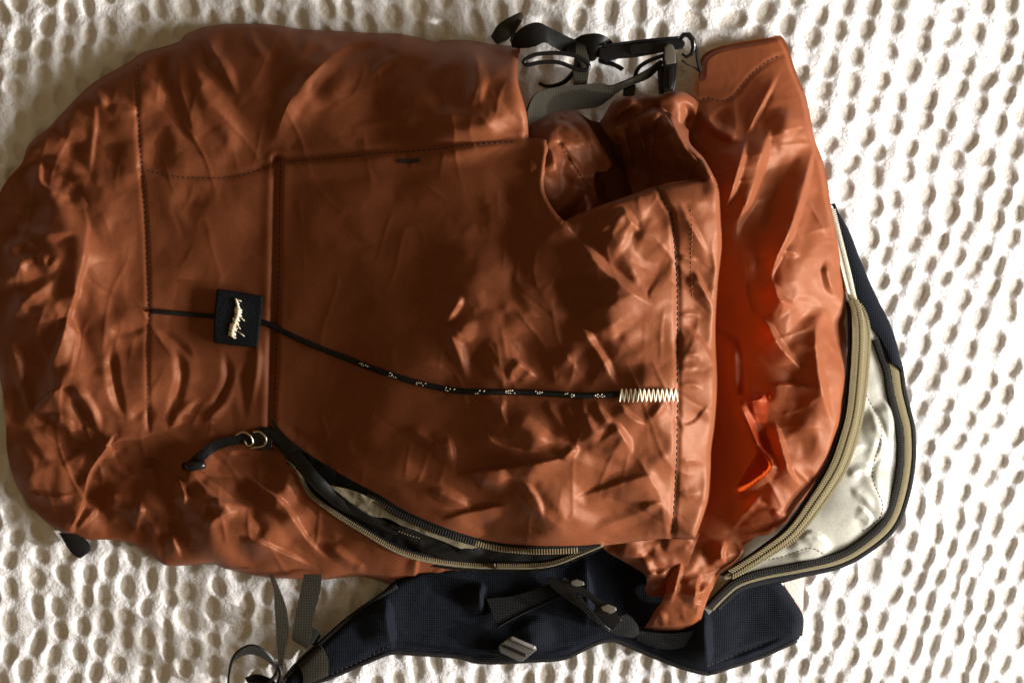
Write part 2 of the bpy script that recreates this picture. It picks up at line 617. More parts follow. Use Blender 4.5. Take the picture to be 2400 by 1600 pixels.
def stitches(name, path, mat, parent, dash=9, gap=4, r=1.5):
    """a run of separate thread stitches lying on the cloth"""
    V, F = [], []
    p = smooth_path(path, 1.0)
    i = 0
    while i + dash < len(p):
        q = p[i:i + dash + 1:3].copy()
        q[0, 2] -= r * 1.2
        q[-1, 2] -= r * 1.2
        v, f = tube_data(q, r, 5, v0=len(V))
        V += v
        F += f
        i += dash + gap
    o = mkw(name, V, F, mat, parent)
    o["kind"] = "stuff"
    return o

def strip(name, ea, eb, mat, parent, th=3.0, step=5.0, crown=0.0, nx=6, auto=50):
    """a band between two edge lines, with real thickness"""
    a, b = smooth_path(ea, step), smooth_path(eb, step)
    n = max(len(a), len(b))
    def rs(p):
        u = np.linspace(0, 1, len(p))
        return np.column_stack([np.interp(np.linspace(0, 1, n), u, p[:, k]) for k in range(3)])
    a, b = W(rs(a)), W(rs(b))
    m = nx + 1
    V, F = [], []
    top = np.empty((n, m, 3))
    for j in range(m):
        w = j / nx
        top[:, j] = a * (1 - w) + b * w
    tv = np.gradient(top, axis=0)
    sv = np.gradient(top, axis=1)
    nn = np.cross(tv, sv)
    nn /= np.maximum(np.linalg.norm(nn, axis=2), 1e-12)[:, :, None]
    if nn[:, :, 2].mean() < 0:
        nn = -nn
    prof = np.array([1 - (2 * j / nx - 1) ** 2 for j in range(m)])
    up = top + nn * (crown * S * prof)[None, :, None]
    dn = up - nn * th * S
    V = np.vstack([up.reshape(-1, 3), dn.reshape(-1, 3)])
    o = n * m
    for i in range(n - 1):
        for j in range(nx):
            q = (i * m + j, i * m + j + 1, (i + 1) * m + j + 1, (i + 1) * m + j)
            F.append(q)
            F.append(tuple(o + k for k in q[::-1]))
        F.append((i * m, (i + 1) * m, o + (i + 1) * m, o + i * m))
        F.append((i * m + nx, o + i * m + nx, o + (i + 1) * m + nx, (i + 1) * m + nx))
    for j in range(nx):
        F.append((j, o + j, o + j + 1, j + 1))
        k = (n - 1) * m
        F.append((k + j, k + j + 1, o + k + j + 1, o + k + j))
    return mkw(name, V, F, mat, parent, True, auto)

def teeth(name, path, mat, parent, pitch=6.0, length=12.0, width=3.4, hgt=3.0, slant=0.0, lift=1.5, off=0.0, pair=False):
    """moulded zipper teeth set along a line (too many and too small to count singly)"""
    p = smooth_path(path, pitch)
    c, t, s, u = frames(p)
    V, F = [], []
    def box(cen, ax, ay, az):
        b = len(V)
        for sz in (-1, 1):
            for sx, sy in ((-1, -1), (1, -1), (1, 1), (-1, 1)):
                k = 0.72 if sz > 0 else 1.0
                V.append(cen + ax * sx * k + ay * sy * k + az * sz)
        F.extend([(b, b + 3, b + 2, b + 1), (b + 4, b + 5, b + 6, b + 7), (b, b + 1, b + 5, b + 4), (b + 1, b + 2, b + 6, b + 5),
                  (b + 2, b + 3, b + 7, b + 6), (b + 3, b, b + 4, b + 7)])
    for i in range(len(c)):
        for sg in ((-1, 1) if pair else (1,)):
            d = s[i] * math.cos(slant) + t[i] * math.sin(slant) * sg
            e = -s[i] * math.sin(slant) * sg + t[i] * math.cos(slant)
            cen = c[i] + u[i] * lift * S + s[i] * (off + (sg * length * 0.46 if pair else 0)) * S
            box(cen, d * length * .5 * S, e * width * .5 * S, u[i] * hgt * .5 * S)
    o = mkw(name, V, F, mat, parent, False)
    o["kind"] = "stuff"
    return o

def plate(name, pts, z0, z1, mat, parent, bev=2.5, holes=(), tilt=None):
    """a moulded plastic plate: outline with rounded upper edge; tilt(x, y) raises it"""
    bm = bmesh.new()
    tf = tilt or (lambda x, y: 0.0)
    def P(x, y, z):
        return Vector(W([(x, y, z + tf(x, y))])[0] - ROOTLOC)
    loops = [smooth_path(list(pts) + [pts[0]], 4.0)[:-1] if False else np.asarray(pts, float)] + [np.asarray(h, float) for h in holes]
    n0 = len(loops[0])
    allp = np.vstack(loops)
    edges, s0 = [], 0
    for l in loops:
        edges += [(s0 + i, s0 + (i + 1) % len(l)) for i in range(len(l))]
        s0 += len(l)
    vo, eo, fo, *_ = delaunay_2d_cdt([Vector(p) for p in allp], edges, [], 1 if not holes else 2, 1e-5)
    hp = [np.asarray(h, float) for h in holes]
    vb = [bm.verts.new(P(v.x, v.y, z0)) for v in vo]
    vt = [bm.verts.new(P(v.x, v.y, z1)) for v in vo]
    for f in fo:
        c = np.mean([(vo[i].x, vo[i].y) for i in f], axis=0)
        if not inside(np.array([c[0]]), np.array([c[1]]), loops[0])[0]:
            continue
        if any(inside(np.array([c[0]]), np.array([c[1]]), h)[0] for h in hp):
            continue
        bm.faces.new([vt[i] for i in f])
        bm.faces.new([vb[i] for i in reversed(f)])
    for a, b in edges:
        try:
            bm.faces.new((vb[a], vb[b], vt[b], vt[a]))
        except Exception:
            pass
    for v in [v for v in bm.verts if not v.link_faces]:
        bm.verts.remove(v)
    bmesh.ops.recalc_face_normals(bm, faces=bm.faces)
    bmesh.ops.dissolve_limit(bm, angle_limit=0.02, verts=bm.verts, edges=bm.edges)
    sharp = [e for e in bm.edges if len(e.link_faces) == 2 and e.calc_face_angle(0) > 0.6]
    if bev:
        bmesh.ops.bevel(bm, geom=sharp, offset=bev * S, segments=3, profile=0.6, affect='EDGES', clamp_overlap=True)
    me = bpy.data.meshes.new(name)
    bm.to_mesh(me)
    bm.free()
    me.polygons.foreach_set("use_smooth", [True] * len(me.polygons))
    me.set_sharp_from_angle(angle=math.radians(50))
    return link(name, me, mat, parent)

def on(path, zf, lift=0.0):
    """lay a drawn line on a surface"""
    p = np.asarray(path, float)
    return np.column_stack([p[:, :2], zf(p[:, 0], p[:, 1]) + lift])

# ------------------------------------------------------------------ the bedspread
def build_bedspread():
    st = 4.6
    x = np.arange(-560, 2960, st)
    y = np.arange(-420, 2020, st)
    gx, gy = np.meshgrid(x, y)
    shp = gx.shape
    X, Y = gx.ravel(), gy.ravel()
    # gently rumpled lattice of eyelets, leaning more towards the right
    wx = X + 44 * perlin(X / 330, Y / 330, 3) + 14 * perlin(X / 90, Y / 90, 5)
    wy = Y + 44 * perlin(X / 360, Y / 310, 4) + 16 * perlin(X / 100, Y / 100, 6)
    lean = 0.02 + 0.30 * sstep(900, 2500, X) + 0.10 * sstep(500, 1500, Y)
    tx = wx + lean * (wy - 800)
    ty = wy - 0.26 * (wx - 1200)
    A, B = 55.0, 68.0
    u = tx / A
    ci = np.floor(u).astype(np.int64)
    best = np.full(X.shape, 9.0)
    edge = np.zeros(X.shape)
    def rnd(i, j, s):
        h = (i * 73856093 ^ j * 19349663 ^ s * 83492791) & 0xFFFFFFFF
        h = ((h ^ (h >> 13)) * 1274126177) & 0xFFFFFFFF
        return ((h ^ (h >> 16)) & 0xFFFF) / 65536.0
    for di in (-1, 0, 1):
        i = ci + di
        off = 0.5 * (i % 2)
        v = ty / B - off
        cj = np.floor(v).astype(np.int64)
        for dj in (-1, 0, 1):
            j = cj + dj
            cx = (i + .5 + (rnd(i, j, 1) - .5) * .34) * A
            cy = (j + .5 + off + (rnd(i, j, 2) - .5) * .36) * B
            hw = 17.0 + 8.0 * rnd(i, j, 3)
            hh = 25.0 + 8.0 * rnd(i, j, 4)
            dx, dy = tx - cx, ty - cy
            dx = dx + dy * (0.18 * (rnd(i, j, 5) - .5))
            d = np.sqrt((dx / hw) ** 2 + (dy / hh) ** 2)
            best = np.minimum(best, d)
    hole = 1 - sstep(0.56, 1.08, best)
    rib = np.cos(2 * np.pi * (u - .0)) * 0.5 + 0.5           # raised cords between the columns
    rnd2 = 0.5 + perlin(X / 48, Y / 60, 77)
    big = 16 * perlin(X / 420, Y / 420, 21) + 7 * perlin(X / 160, Y / 160, 22)
    fuzz = 1.6 * perlin(X / 13, Y / 13, 31) + 2.0 * perlin(X / 26, Y / 26, 32)
    z = big - 20 - 6.5 * hole + (1.5 + 3.0 * rnd2) * rib * (1 - hole) + fuzz * (1 - .6 * hole)
    V = W(np.column_stack([X, Y, z]))
    ny, nx = shp
    idx = np.arange(nx * ny).reshape(ny, nx)
    q = np.stack([idx[:-1, :-1], idx[1:, :-1], idx[1:, 1:], idx[:-1, 1:]], -1).reshape(-1, 4)
    me = bpy.data.meshes.new("bedspread")
    me.vertices.add(len(V))
    me.vertices.foreach_set("co", V.ravel())
    me.loops.add(q.size)
    me.loops.foreach_set("vertex_index", q.ravel())
    me.polygons.add(len(q))
    me.polygons.foreach_set("loop_start", np.arange(len(q)) * 4)
    me.polygons.foreach_set("loop_total", np.full(len(q), 4))
    me.polygons.foreach_set("use_smooth", np.ones(len(q), bool))
    at = me.attributes.new("eyelet", 'FLOAT', 'POINT')
    at.data.foreach_set("value", hole)
    me.update()
    me.validate()
    m, nt, p, out = new_mat("white_cotton_knit")
    a = N(nt, "ShaderNodeAttribute", attribute_name="eyelet")
    mx = N(nt, "ShaderNodeMix", data_type='RGBA')
    mx.inputs[6].default_value = (0.76, 0.76, 0.775, 1)       # white knit
    mx.inputs[7].default_value = (0.74, 0.70, 0.645, 1)       # eyelet hollows, their warm shade put into the colour
    nt.links.new(a.outputs["Fac"], mx.inputs[0])
    nt.links.new(mx.outputs[2], p.inputs["Base Color"])
    p.inputs["Roughness"].default_value = 0.9
    p.inputs["Specular IOR Level"].default_value = 0.15
    p.inputs["Sheen Weight"].default_value = 0.2
    tc = N(nt, "ShaderNodeTexCoord")
    n2 = N(nt, "ShaderNodeTexNoise", Scale=520.0, Detail=4.0, Roughness=0.65)
    nt.links.new(tc.outputs["Object"], n2.inputs["Vector"])
    b = N(nt, "ShaderNodeBump", Strength=0.7, Distance=0.0016)
    nt.links.new(n2.outputs["Fac"], b.inputs["Height"])
    nt.links.new(b.outputs["Normal"], p.inputs["Normal"])
    o = link("bedspread", me, m)
    o["kind"] = "structure"
    o["label"] = "white cotton bedspread knitted with rows of oval eyelets"
    return o

build_bedspread()

# ------------------------------------------------------------------ the backpack
bag = bpy.data.objects.new("backpack", None)
COL.objects.link(bag)
bag.location = ROOTLOC
bag.empty_display_size = 0.05
bag["label"] = "rust orange nylon backpack lying open and half empty on the white bedspread"
bag["category"] = "backpack"

# shared lines (drawn in 2400 x 1600 units)
SEAM_A = smooth_path([(850, 77), (803, 111), (745, 162), (690, 222), (663, 275), (650, 330), (649, 373)])
SEAM_A2 = smooth_path([(649, 373), (646, 500), (645, 620), (641, 760), (636, 880), (632, 1000)])
SEAM_B = smooth_path([(649, 373), (760, 366), (900, 352), (1000, 345), (1100, 333), (1237, 324)])
SIL_TOP = smooth_path([(850, 77), (789, 73), (701, 68), (640, 58), (575, 56), (520, 58), (477, 64), (436, 81), (419, 98), (375, 112), (331, 125),
                       (304, 145), (255, 172), (210, 201), (170, 240), (135, 277), (112, 301), (68, 338), (51, 382), (20, 418), (0, 450),
                       (-35, 530), (-55, 640), (-48, 760), (-22, 840), (0, 889), (13, 973), (16, 1054), (33, 1124), (62, 1174), (104, 1219), (145, 1248)])
SIL_BOT = smooth_path([(145, 1248), (199, 1263), (250, 1264), (290, 1267), (331, 1286), (373, 1315), (394, 1325), (445, 1324), (497, 1321), (539, 1335),
                       (622, 1352), (700, 1356), (752, 1358), (835, 1350), (880, 1358), (926, 1371), (980, 1369), (1053, 1360), (1130, 1362), (1164, 1360)])
CREASE = smooth_path([(145, 1248), (172, 1225), (195, 1165), (209, 1107), (249, 1049)])
SEAM_D = smooth_path([(249, 1049), (300, 1018), (350, 1012), (440, 1030), (540, 1045), (600, 1050), (640, 1058), (673, 1074)])
ZIP_UP = smooth_path([(632, 1000), (660, 1018), (690, 1041), (744, 1078), (814, 1120), (897, 1165), (938, 1191), (1015, 1226), (1091, 1253), (1168, 1272),
                      (1244, 1279), (1300, 1280), (1359, 1279), (1408, 1276)])
ZIP_LO = smooth_path([(673, 1074), (690, 1092), (702, 1112), (723, 1153), (773, 1195), (856, 1248), (939, 1294), (1022, 1315), (1100, 1324), (1168, 1326)])
SIDE_TOP = smooth_path([(850, 77), (887, 78), (931, 79), (980, 88), (1019, 98), (1039, 95), (1097, 95), (1158, 105), (1205, 108)])
SIDE_END = smooth_path([(1205, 108), (1219, 114), (1213, 140), (1213, 189), (1225, 237), (1234, 277), (1237, 324)])
FR_TOP = smooth_path([(1237, 324), (1265, 325), (1281, 330), (1284, 351), (1279, 398), (1276, 446), (1297, 490), (1323, 520)])
FR_COL = smooth_path([(1323, 520), (1354, 505), (1400, 486), (1445, 470), (1540, 438), (1600, 426), (1652, 416), (1676, 420)])
FR_RIGHT = smooth_path([(1676, 420), (1683, 445), (1686, 488), (1690, 568), (1687, 610), (1680, 674), (1675, 779), (1679, 891), (1674, 985), (1665, 1055),
                        (1664, 1096), (1659, 1165), (1645, 1214), (1628, 1262)])
FR_BOT = smooth_path([(1628, 1262), (1568, 1260), (1515, 1264), (1457, 1271), (1408, 1276)])

body_tps = TPS([
    (-20, 600, 120), (60, 600, 165), (140, 600, 180), (190, 600, 165), (250, 600, 118), (345, 600, 112), (500, 600, 118), (640, 600, 128), (760, 600, 165),
    (1000, 600, 235), (1200, 600, 290), (1400, 600, 325), (1550, 600, 325), (1690, 600, 296),
    (40, 450, 120), (150, 420, 170), (250, 400, 135), (345, 400, 130), (500, 400, 132), (649, 373, 140), (900, 352, 215), (1100, 340, 262), (1237, 324, 268),
    (1290, 380, 280), (1330, 520, 300), (1500, 470, 318), (1670, 430, 300),
    (250, 230, 130), (400, 200, 150), (600, 170, 158), (800, 200, 190), (1000, 220, 232), (1200, 220, 250), (850, 90, 150), (1200, 120, 190), (600, 70, 120),
    (-10, 800, 100), (80, 800, 160), (170, 800, 165), (250, 800, 112), (345, 850, 128), (500, 850, 116), (640, 860, 126), (900, 880, 225), (1200, 900, 295),
    (1450, 920, 315), (1590, 900, 312), (1680, 900, 285),
    (60, 1050, 110), (180, 1000, 165), (240, 1030, 140), (345, 1000, 105), (500, 1030, 110), (640, 1040, 130), (900, 1110, 225), (1200, 1130, 268),
    (1500, 1130, 280), (1660, 1100, 250),
    (150, 1180, 110), (300, 1150, 128), (450, 1150, 120), (600, 1180, 125), (750, 1220, 130), (950, 1310, 120), (1150, 1330, 100),
    (850, 1150, 190), (1050, 1240, 205), (1250, 1279, 205), (1500, 1262, 205), (1640, 1240, 215)])

BODY_FOLDS = parse_strokes("""
# base seams
C -15 8 649,373 646,500 645,620 641,760 636,880 632,1000
C -4 4 318,150 324,304 331,405 341,530 348,720 345,838 348,1007
C -5 6 331,390 400,408 480,413 560,408 649,380
C -9 7 649,373 760,366 900,352 1000,345 1100,333 1237,324
R 7 16 660,395 900,374 1100,356 1230,348
# top side panel
c 20 15 644,352 655,290 690,225 745,162 803,114 850,85
r -20 20 690,250 740,195 800,150 880,102 960,95
r 10 26 678,240 760,215 837,203
r -26 46 1008,140 975,185 930,205 870,215
c 9 7 862,184 895,155 935,126
c 14 12 1105,108 1116,150 1118,200 1093,268
c 13 11 815,300 900,287 955,277 1073,270 1165,268
r 10 20 897,108 972,118 1030,98
r 12 14 700,84 745,104 790,118
r -12 22 1130,250 1180,230 1210,220
r 12 20 1000,310 1100,296 1200,285
c 8 7 760,130 830,104 900,92
r 12 18 900,230 960,240 1040,235
# left top
r -22 22 342,120 400,180 432,240 450,330
c 14 14 412,112 419,189 440,260 465,345
c 13 10 475,66 500,120 530,170 560,230
c 12 9 585,60 600,110 640,150
r -16 20 470,100 500,180 540,260
r 14 22 365,185 345,225 324,264
c 16 9 205,198 232,232 255,256
s 8 12 222,228 222,290 216,338 209,420
c 16 9 97,372 150,388 210,404
s 22 11 101,370 93,400 99,433 140,452 176,466
r -28 17 125,422 160,442 192,466
r 14 26 150,330 180,300 205,260
r -14 20 262,300 275,360 268,430
r 12 22 300,330 290,400 300,450
c 8 8 250,253 290,262 330,258
r -10 18 380,300 372,350 380,420
# left roll crumples
s 18 14 189,473 204,520 200,560 197,601 184,652 172,703 157,748 180,787 168,855 155,902
r -16 26 225,520 232,620 238,700 262,760
r -12 16 245,660 262,720 275,765
c 18 12 10,760 60,705 110,668 150,640
r -16 16 20,690 70,650 105,610
c 14 10 25,512 80,548 150,545 195,540
r -14 14 40,480 80,515 130,520
c 14 9 95,585 110,628 140,600
s 16 10 108,876 130,830 150,775 170,703
c 15 10 5,600 50,570 95,585
s 22 13 74,972 110,930 152,902
c 20 9 159,900 188,926 212,960 238,1018
r -26 13 164,920 188,965 200,1015
c 10 8 110,1000 130,985 160,1000 170,1030
c 9 7 40,860 62,930 70,990
c 10 8 17,1049 75,1056 124,1078
s 12 8 62,1153 137,1163 182,1153
r -20 24 70,1110 120,1125 165,1120
r 14 20 175,1050 190,1080 185,1120
c 12 8 20,800 40,850 45,930
c 11 9 -10,560 40,610 60,660
c 12 10 60,1000 95,1050 140,1075
# base strip
r 10 55 335,800 336,880 340,960
c -15 9 266,800 262,860 272,923 296,992
c -13 9 405,806 424,860 420,910 388,992
c -13 8 524,818 534,880 515,935 472,975
c -9 8 365,770 410,800 455,842
c 9 8 470,1000 520,950 550,880
c 11 6 604,790 602,860 590,950
c -9 8 250,770 290,778 350,765
r -12 24 450,620 470,700 440,760
c -9 10 300,990 340,960 350,1008
c 10 7 395,1010 430,960 470,930
c -8 9 575,840 570,900 575,990
r 8 30 450,470 520,500 590,480
r 10 20 250,850 252,900 262,960
# lower side panel
S 26 13 249,1049 209,1107 195,1165 166,1240
r -30 17 262,1120 225,1152 185,1196
s 20 10 232,1186 205,1215 176,1246
c 17 7 330,1172 324,1210 317,1250
r -16 13 345,1180 365,1230 395,1280
c 12 8 318,1178 350,1225 385,1270
s 22 10 405,1108 432,1150 430,1200
r -26 15 365,1120 400,1190 430,1255 440,1290
s 15 9 402,1242 412,1280 425,1312
r 14 10 255,1150 265,1180 262,1200
c 12 8 470,1238 510,1212 560,1192
c 12 7 490,1180 520,1182 545,1196
s 16 12 450,1110 490,1155 540,1180 600,1190
s 20 11 560,1095 610,1140 665,1182 715,1257 775,1318
r -16 20 540,1110 590,1165 640,1200
s 16 12 560,1250 650,1290 750,1336
r -12 14 520,1280 570,1300 650,1325
c 10 7 849,1318 842,1330 834,1346
s 16 8 980,1305 974,1335 970,1366
c 12 8 1060,1328 1090,1345 1120,1338
r 10 14 1010,1340 1030,1352 1050,1350
c 12 9 760,1270 810,1310 850,1340
c 12 7 290,1090 340,1100 380,1088
c 11 7 250,1085 300,1112 345,1120
c 12 7 340,1060 380,1080 410,1110
""")

FRONT_FOLDS = parse_strokes("""
# soft hollow of the half empty pocket
r -20 75 1230,520 1200,640 1190,740
r 16 40 1150,560 1110,640 1058,735
s 18 20 1085,690 1040,765
c 16 11 1031,760 1062,800 1098,895
r 12 16 1066,797 1085,770 1075,745
r 12 30 1200,700 1250,675 1300,648
r 20 26 1130,880 1180,850 1240,858
r -16 18 1195,790 1288,856 1345,905
s 16 16 1200,838 1262,888
r 12 26 1310,820 1330,860 1352,905
# raised right part
S 16 12 1281,345 1276,398 1276,446 1300,492 1325,522
s 34 30 1335,548 1375,590 1420,640 1480,685 1535,722
r -22 34 1345,620 1370,680 1420,740
r 22 38 1400,700 1430,760 1445,795
s 26 26 1344,748 1375,790 1405,835 1430,880 1446,912
r -22 34 1340,820 1370,860 1400,900
r -30 34 1480,640 1530,630 1570,650
r -18 40 1490,760 1530,820 1540,900
s 18 14 1456,482 1475,512 1500,545
c 12 10 1400,545 1440,520 1456,482
r 16 22 1480,540 1530,565 1575,610
r -14 20 1500,490 1530,500 1560,545
r 14 26 1420,540 1480,570
# below the cord
s 13 13 1184,930 1176,965 1200,1010
c 9 8 1279,933 1296,965 1330,1010
c 8 8 1325,938 1340,975 1370,1010
c 9 8 1364,934 1372,975 1400,1020
c 8 7 1396,934 1410,970 1440,1000
s 12 12 1450,940 1475,975 1520,1000
c 10 7 1560,935 1545,960 1520,985
r -18 12 1221,964 1277,999 1343,1038 1374,1059 1461,1096 1514,1112
r 16 20 1190,975 1250,1020 1300,1050
s 22 18 1432,985 1455,1015 1472,1045 1482,1068
r 14 24 1350,990 1380,1010 1400,1040
s 22 13 1061,1114 1169,1100 1250,1088 1311,1075 1340,1056
r -22 20 1060,1088 1150,1076 1240,1066 1320,1050
c 14 7 1312,1076 1330,1066 1342,1054 1362,1052
s 16 12 1046,1015 1058,1055 1064,1094
c 11 12 1010,1010 1035,1045 1060,1085
c 12 9 1000,1144 1055,1166 1112,1196
s 15 11 1030,1218 1113,1198 1200,1180
r 14 16 1110,1110 1150,1120 1200,1130
r -18 11 1346,1168 1390,1155 1434,1144
c 10 6 1500,1192 1535,1182 1560,1175
c 10 8 1020,1050 990,1020 950,1000
r 8 20 800,1060 900,1090 1000,1110
r -9 20 700,1010 800,1035 900,1050
c 9 11 1205,1150 1255,1195 1330,1245
s 13 15 1335,1172 1400,1152 1470,1127 1550,1108
c 9 10 1375,1252 1450,1220 1565,1176
s 11 15 1215,1120 1255,1165 1275,1225
s 12 13 1120,1000 1165,1040 1250,1060
r 9 26 1440,1180 1490,1150 1560,1140
s 11 15 1590,470 1625,540 1660,600
s 10 13 1600,760 1640,800 1668,850
s 9 13 1592,1000 1630,990 1668,940
# hem by the mouth
C -7 5 1540,438 1560,480 1573,500 1580,560 1587,650 1588,780 1588,950 1585,1100 1575,1258
c 7 5 1588,600 1610,606 1640,612
s 16 10 1625,630 1650,680 1672,720
c 5 5 1592,740 1620,735 1650,742
c 5 5 1592,830 1615,832 1640,828
c 5 5 1592,858 1615,862 1640,858
c 5 5 1592,905 1620,900 1650,910
r -12 14 1600,1010 1625,1000 1660,960
c 5 6 1592,1085 1620,1078 1650,1086
c 5 6 1590,1150 1615,1160 1645,1150
r 9 20 1640,480 1655,560 1650,640
""")

CRUMPLE_AMT = TPS([(60, 600, 15), (60, 950, 14), (150, 420, 10), (345, 300, 5), (345, 700, 4), (345, 950, 8), (550, 500, 2.5), (550, 900, 6), (550, 200, 8),
                   (850, 200, 7), (1100, 200, 5), (800, 600, 2), (1000, 700, 2.2), (1200, 500, 3), (800, 950, 3.5), (1150, 950, 9), (1400, 620, 8), (1600, 700, 10),
                   (1400, 1050, 11), (1200, 1150, 11), (1000, 1180, 6), (1600, 1100, 9), (300, 1150, 18), (500, 1200, 16), (700, 1250, 10), (1000, 1340, 11)])

SEAMS = [(SEAM_A2[::6], 40), (SEAM_B[::6], 34), (SEAM_D[::6], 26), (ZIP_UP[::6], 30), (ZIP_LO[::6], 26)]
SIL_ALL = [SIL_TOP[::3], SIL_BOT[::3], SIDE_TOP[::3]]

def z_body(x, y):
    x, y = np.asarray(x, float), np.asarray(y, float)
    z = body_tps(x, y) * (0.33 + 0.46 * sstep(200, 1350, x))
    z = z + 0.85 * strokes(x, y, BODY_FOLDS)
    amt = np.clip(CRUMPLE_AMT(x, y), 1.5, 22)
    z = z + 0.06 * amt * crumple(x, y, 112, 40)
    wl = sstep(330, 150, x) * sstep(1100, 950, y)
    wb = sstep(980, 1080, y) * sstep(900, 650, x)
    wt = sstep(420, 300, y) * sstep(250, 450, x)
    wf = sstep(900, 1250, x) * sstep(380, 480, y)
    wc = sstep(600, 700, x) * sstep(380, 460, y) * (1 - wf)
    ws = sstep(680, 600, x) * (1 - wl) * (1 - wb) * (1 - wt)
    A = 0.85 * wl + 0.85 * wb + 0.70 * wt + 0.34 * ws + 0.26 * wc + 0.66 * wf
    for sm, wd in SEAMS:
        dd, _, _ = seg_dist(x, y, sm)
        A = A * (0.35 + 0.65 * sstep(0, wd, dd))
    z = z + A * wrinkle(x, y, 0.16 + 0.26 * np.maximum(wl, wb) + 0.1 * wt + 0.08 * wf) + 2.5 * ws * facet(x, y, 86, 60, 3.0, 576)
    z = z + (1.2 + 3.2 * A) * (creases(x, y, 150, 601) + 0.8 * creases(x, y, 90, 611) - 0.7 * creases(x, y, 120, 621))
    d = np.full(x.shape, 1e9)
    for s in SIL_ALL:
        dd, _, _ = seg_dist(x, y, s)
        d = np.minimum(d, dd)
    wtop = 120.0
    t = np.clip(d / wtop, 0, 1)
    prof = np.sqrt(np.clip(1 - (1 - t) ** 2.4, 0, 1))
    return np.maximum(z * prof, 2.0)

FREE = [FR_TOP[::3], FR_COL[::3], FR_RIGHT[::3], FR_BOT[::3]]

def z_front(x, y):
    x, y = np.asarray(x, float), np.asarray(y, float)
    z = z_body(x, y) + 1.0 * strokes(x, y, FRONT_FOLDS)
    d = np.full(x.shape, 1e9)
    for s in FREE:
        dd, _, _ = seg_dist(x, y, s)
        d = np.minimum(d, dd)
    return z - 15 * np.exp(-(d / 5.0) ** 1.3)            # the hem rolls over

SIDE_FREE = [SIDE_END[::2]]

def z_side(x, y):
    x, y = np.asarray(x, float), np.asarray(y, float)
    d, _, _ = seg_dist(x, y, SIDE_END[::2])
    return z_body(x, y) - 9 * np.exp(-(d / 5.0) ** 1.3)

bottom = cloth("bottom_panel", join(SIL_TOP, CREASE, SEAM_D, smooth_path([(673, 1074), (655, 1035), (632, 1000)]), SEAM_A2[::-1], SEAM_A[::-1]), z_body, RUST, bag)
bottom["label"] = "crumpled rust nylon base of the bag"
side_up = cloth("side_panel", join(SIDE_TOP, SIDE_END, SEAM_B[::-1], SEAM_A[::-1]), z_side, RUST, bag)
side_lo = cloth("side_panel", join(CREASE[::-1], SIL_BOT[::1], smooth_path([(1164, 1360), (1168, 1326)]), ZIP_LO[::-1], SEAM_D[::-1])
                if False else join(SIL_BOT, smooth_path([(1164, 1360), (1168, 1326)]), ZIP_LO[::-1], SEAM_D[::-1], CREASE[::-1]), z_body, RUST, bag)
front = cloth("front_pocket", join(SEAM_B, FR_TOP, FR_COL, FR_RIGHT, FR_BOT, ZIP_UP[::-1], SEAM_A2[::-1]), z_front, RUST, bag)

# turned-in hem behind the free edges: real depth under the edge
def facing(name, path, zf, depth, shift, mat, parent):
    p = on(path, zf, -1.0)
    q = p.copy()
    q[:, 2] = np.maximum(p[:, 2] - depth, 4)
    q[:, 0] += shift[0]
    q[:, 1] += shift[1]
    return strip(name, p, q, mat, parent, th=2.0, step=8, nx=4)

facing("hem", FR_RIGHT, z_front, 150, (-40, 0), RUST_THIN, front)
facing("hem", FR_COL, z_front, 80, (0, 22), RUST_THIN, front)
facing("hem", FR_BOT, z_front, 240, (0, -60), RUST_THIN, front)
facing("hem", SIDE_END, z_side, 70, (-22, 0), RUST_THIN, side_up)

# seam stitching
stitches("stitching", on(smooth_path([(1541, 440), (1560, 480), (1573, 505), (1580, 560), (1587, 650), (1588, 780), (1588, 900)]), z_front, 1.0), THREAD, front, 10, 3, 2.2)
stitches("stitching", on(smooth_path([(1588, 946), (1587, 1030), (1585, 1100), (1580, 1190), (1575, 1256)]), z_front, 1.0), THREAD, front, 10, 4, 1.8)
stitches("stitching", on(smooth_path([(1619, 492), (1622, 540), (1620, 605), (1622, 700)]), z_front, 0.6), THREAD_RUST, front, 6, 5, 1.2)
stitches("stitching", on(smooth_path([(345, 800), (346, 900), (348, 1000)]), z_body, 0.5), THREAD, bottom, 7, 4, 1.2)
stitches("stitching", on(SEAM_A2 + [9, 0], z_front, 0.6), THREAD, front, 9, 4, 1.4)
stitches("stitching", on((SEAM_B + [0, 7])[6:-4], z_front, 0.6), THREAD, front, 9, 4, 1.3)
stitches("stitching", on(smooth_path([(318, 150), (324, 304), (331, 405), (341, 530), (348, 720), (345, 800)]) + [5, 0], z_body, 0.6), THREAD, bottom, 8, 4, 1.2)
stitches("stitching", on(smooth_path([(334, 393), (400, 409), (480, 414), (560, 409), (644, 382)]) + [0, 4], z_body, 0.6), THREAD, bottom, 8, 4, 1.2)
bt = on(smooth_path([(932, 377), (958, 378), (984, 375)]), z_front, 2)
strip("bar_tack", bt + [0, -5, 0], bt + [0, 5, 0], THREAD, front, 3)

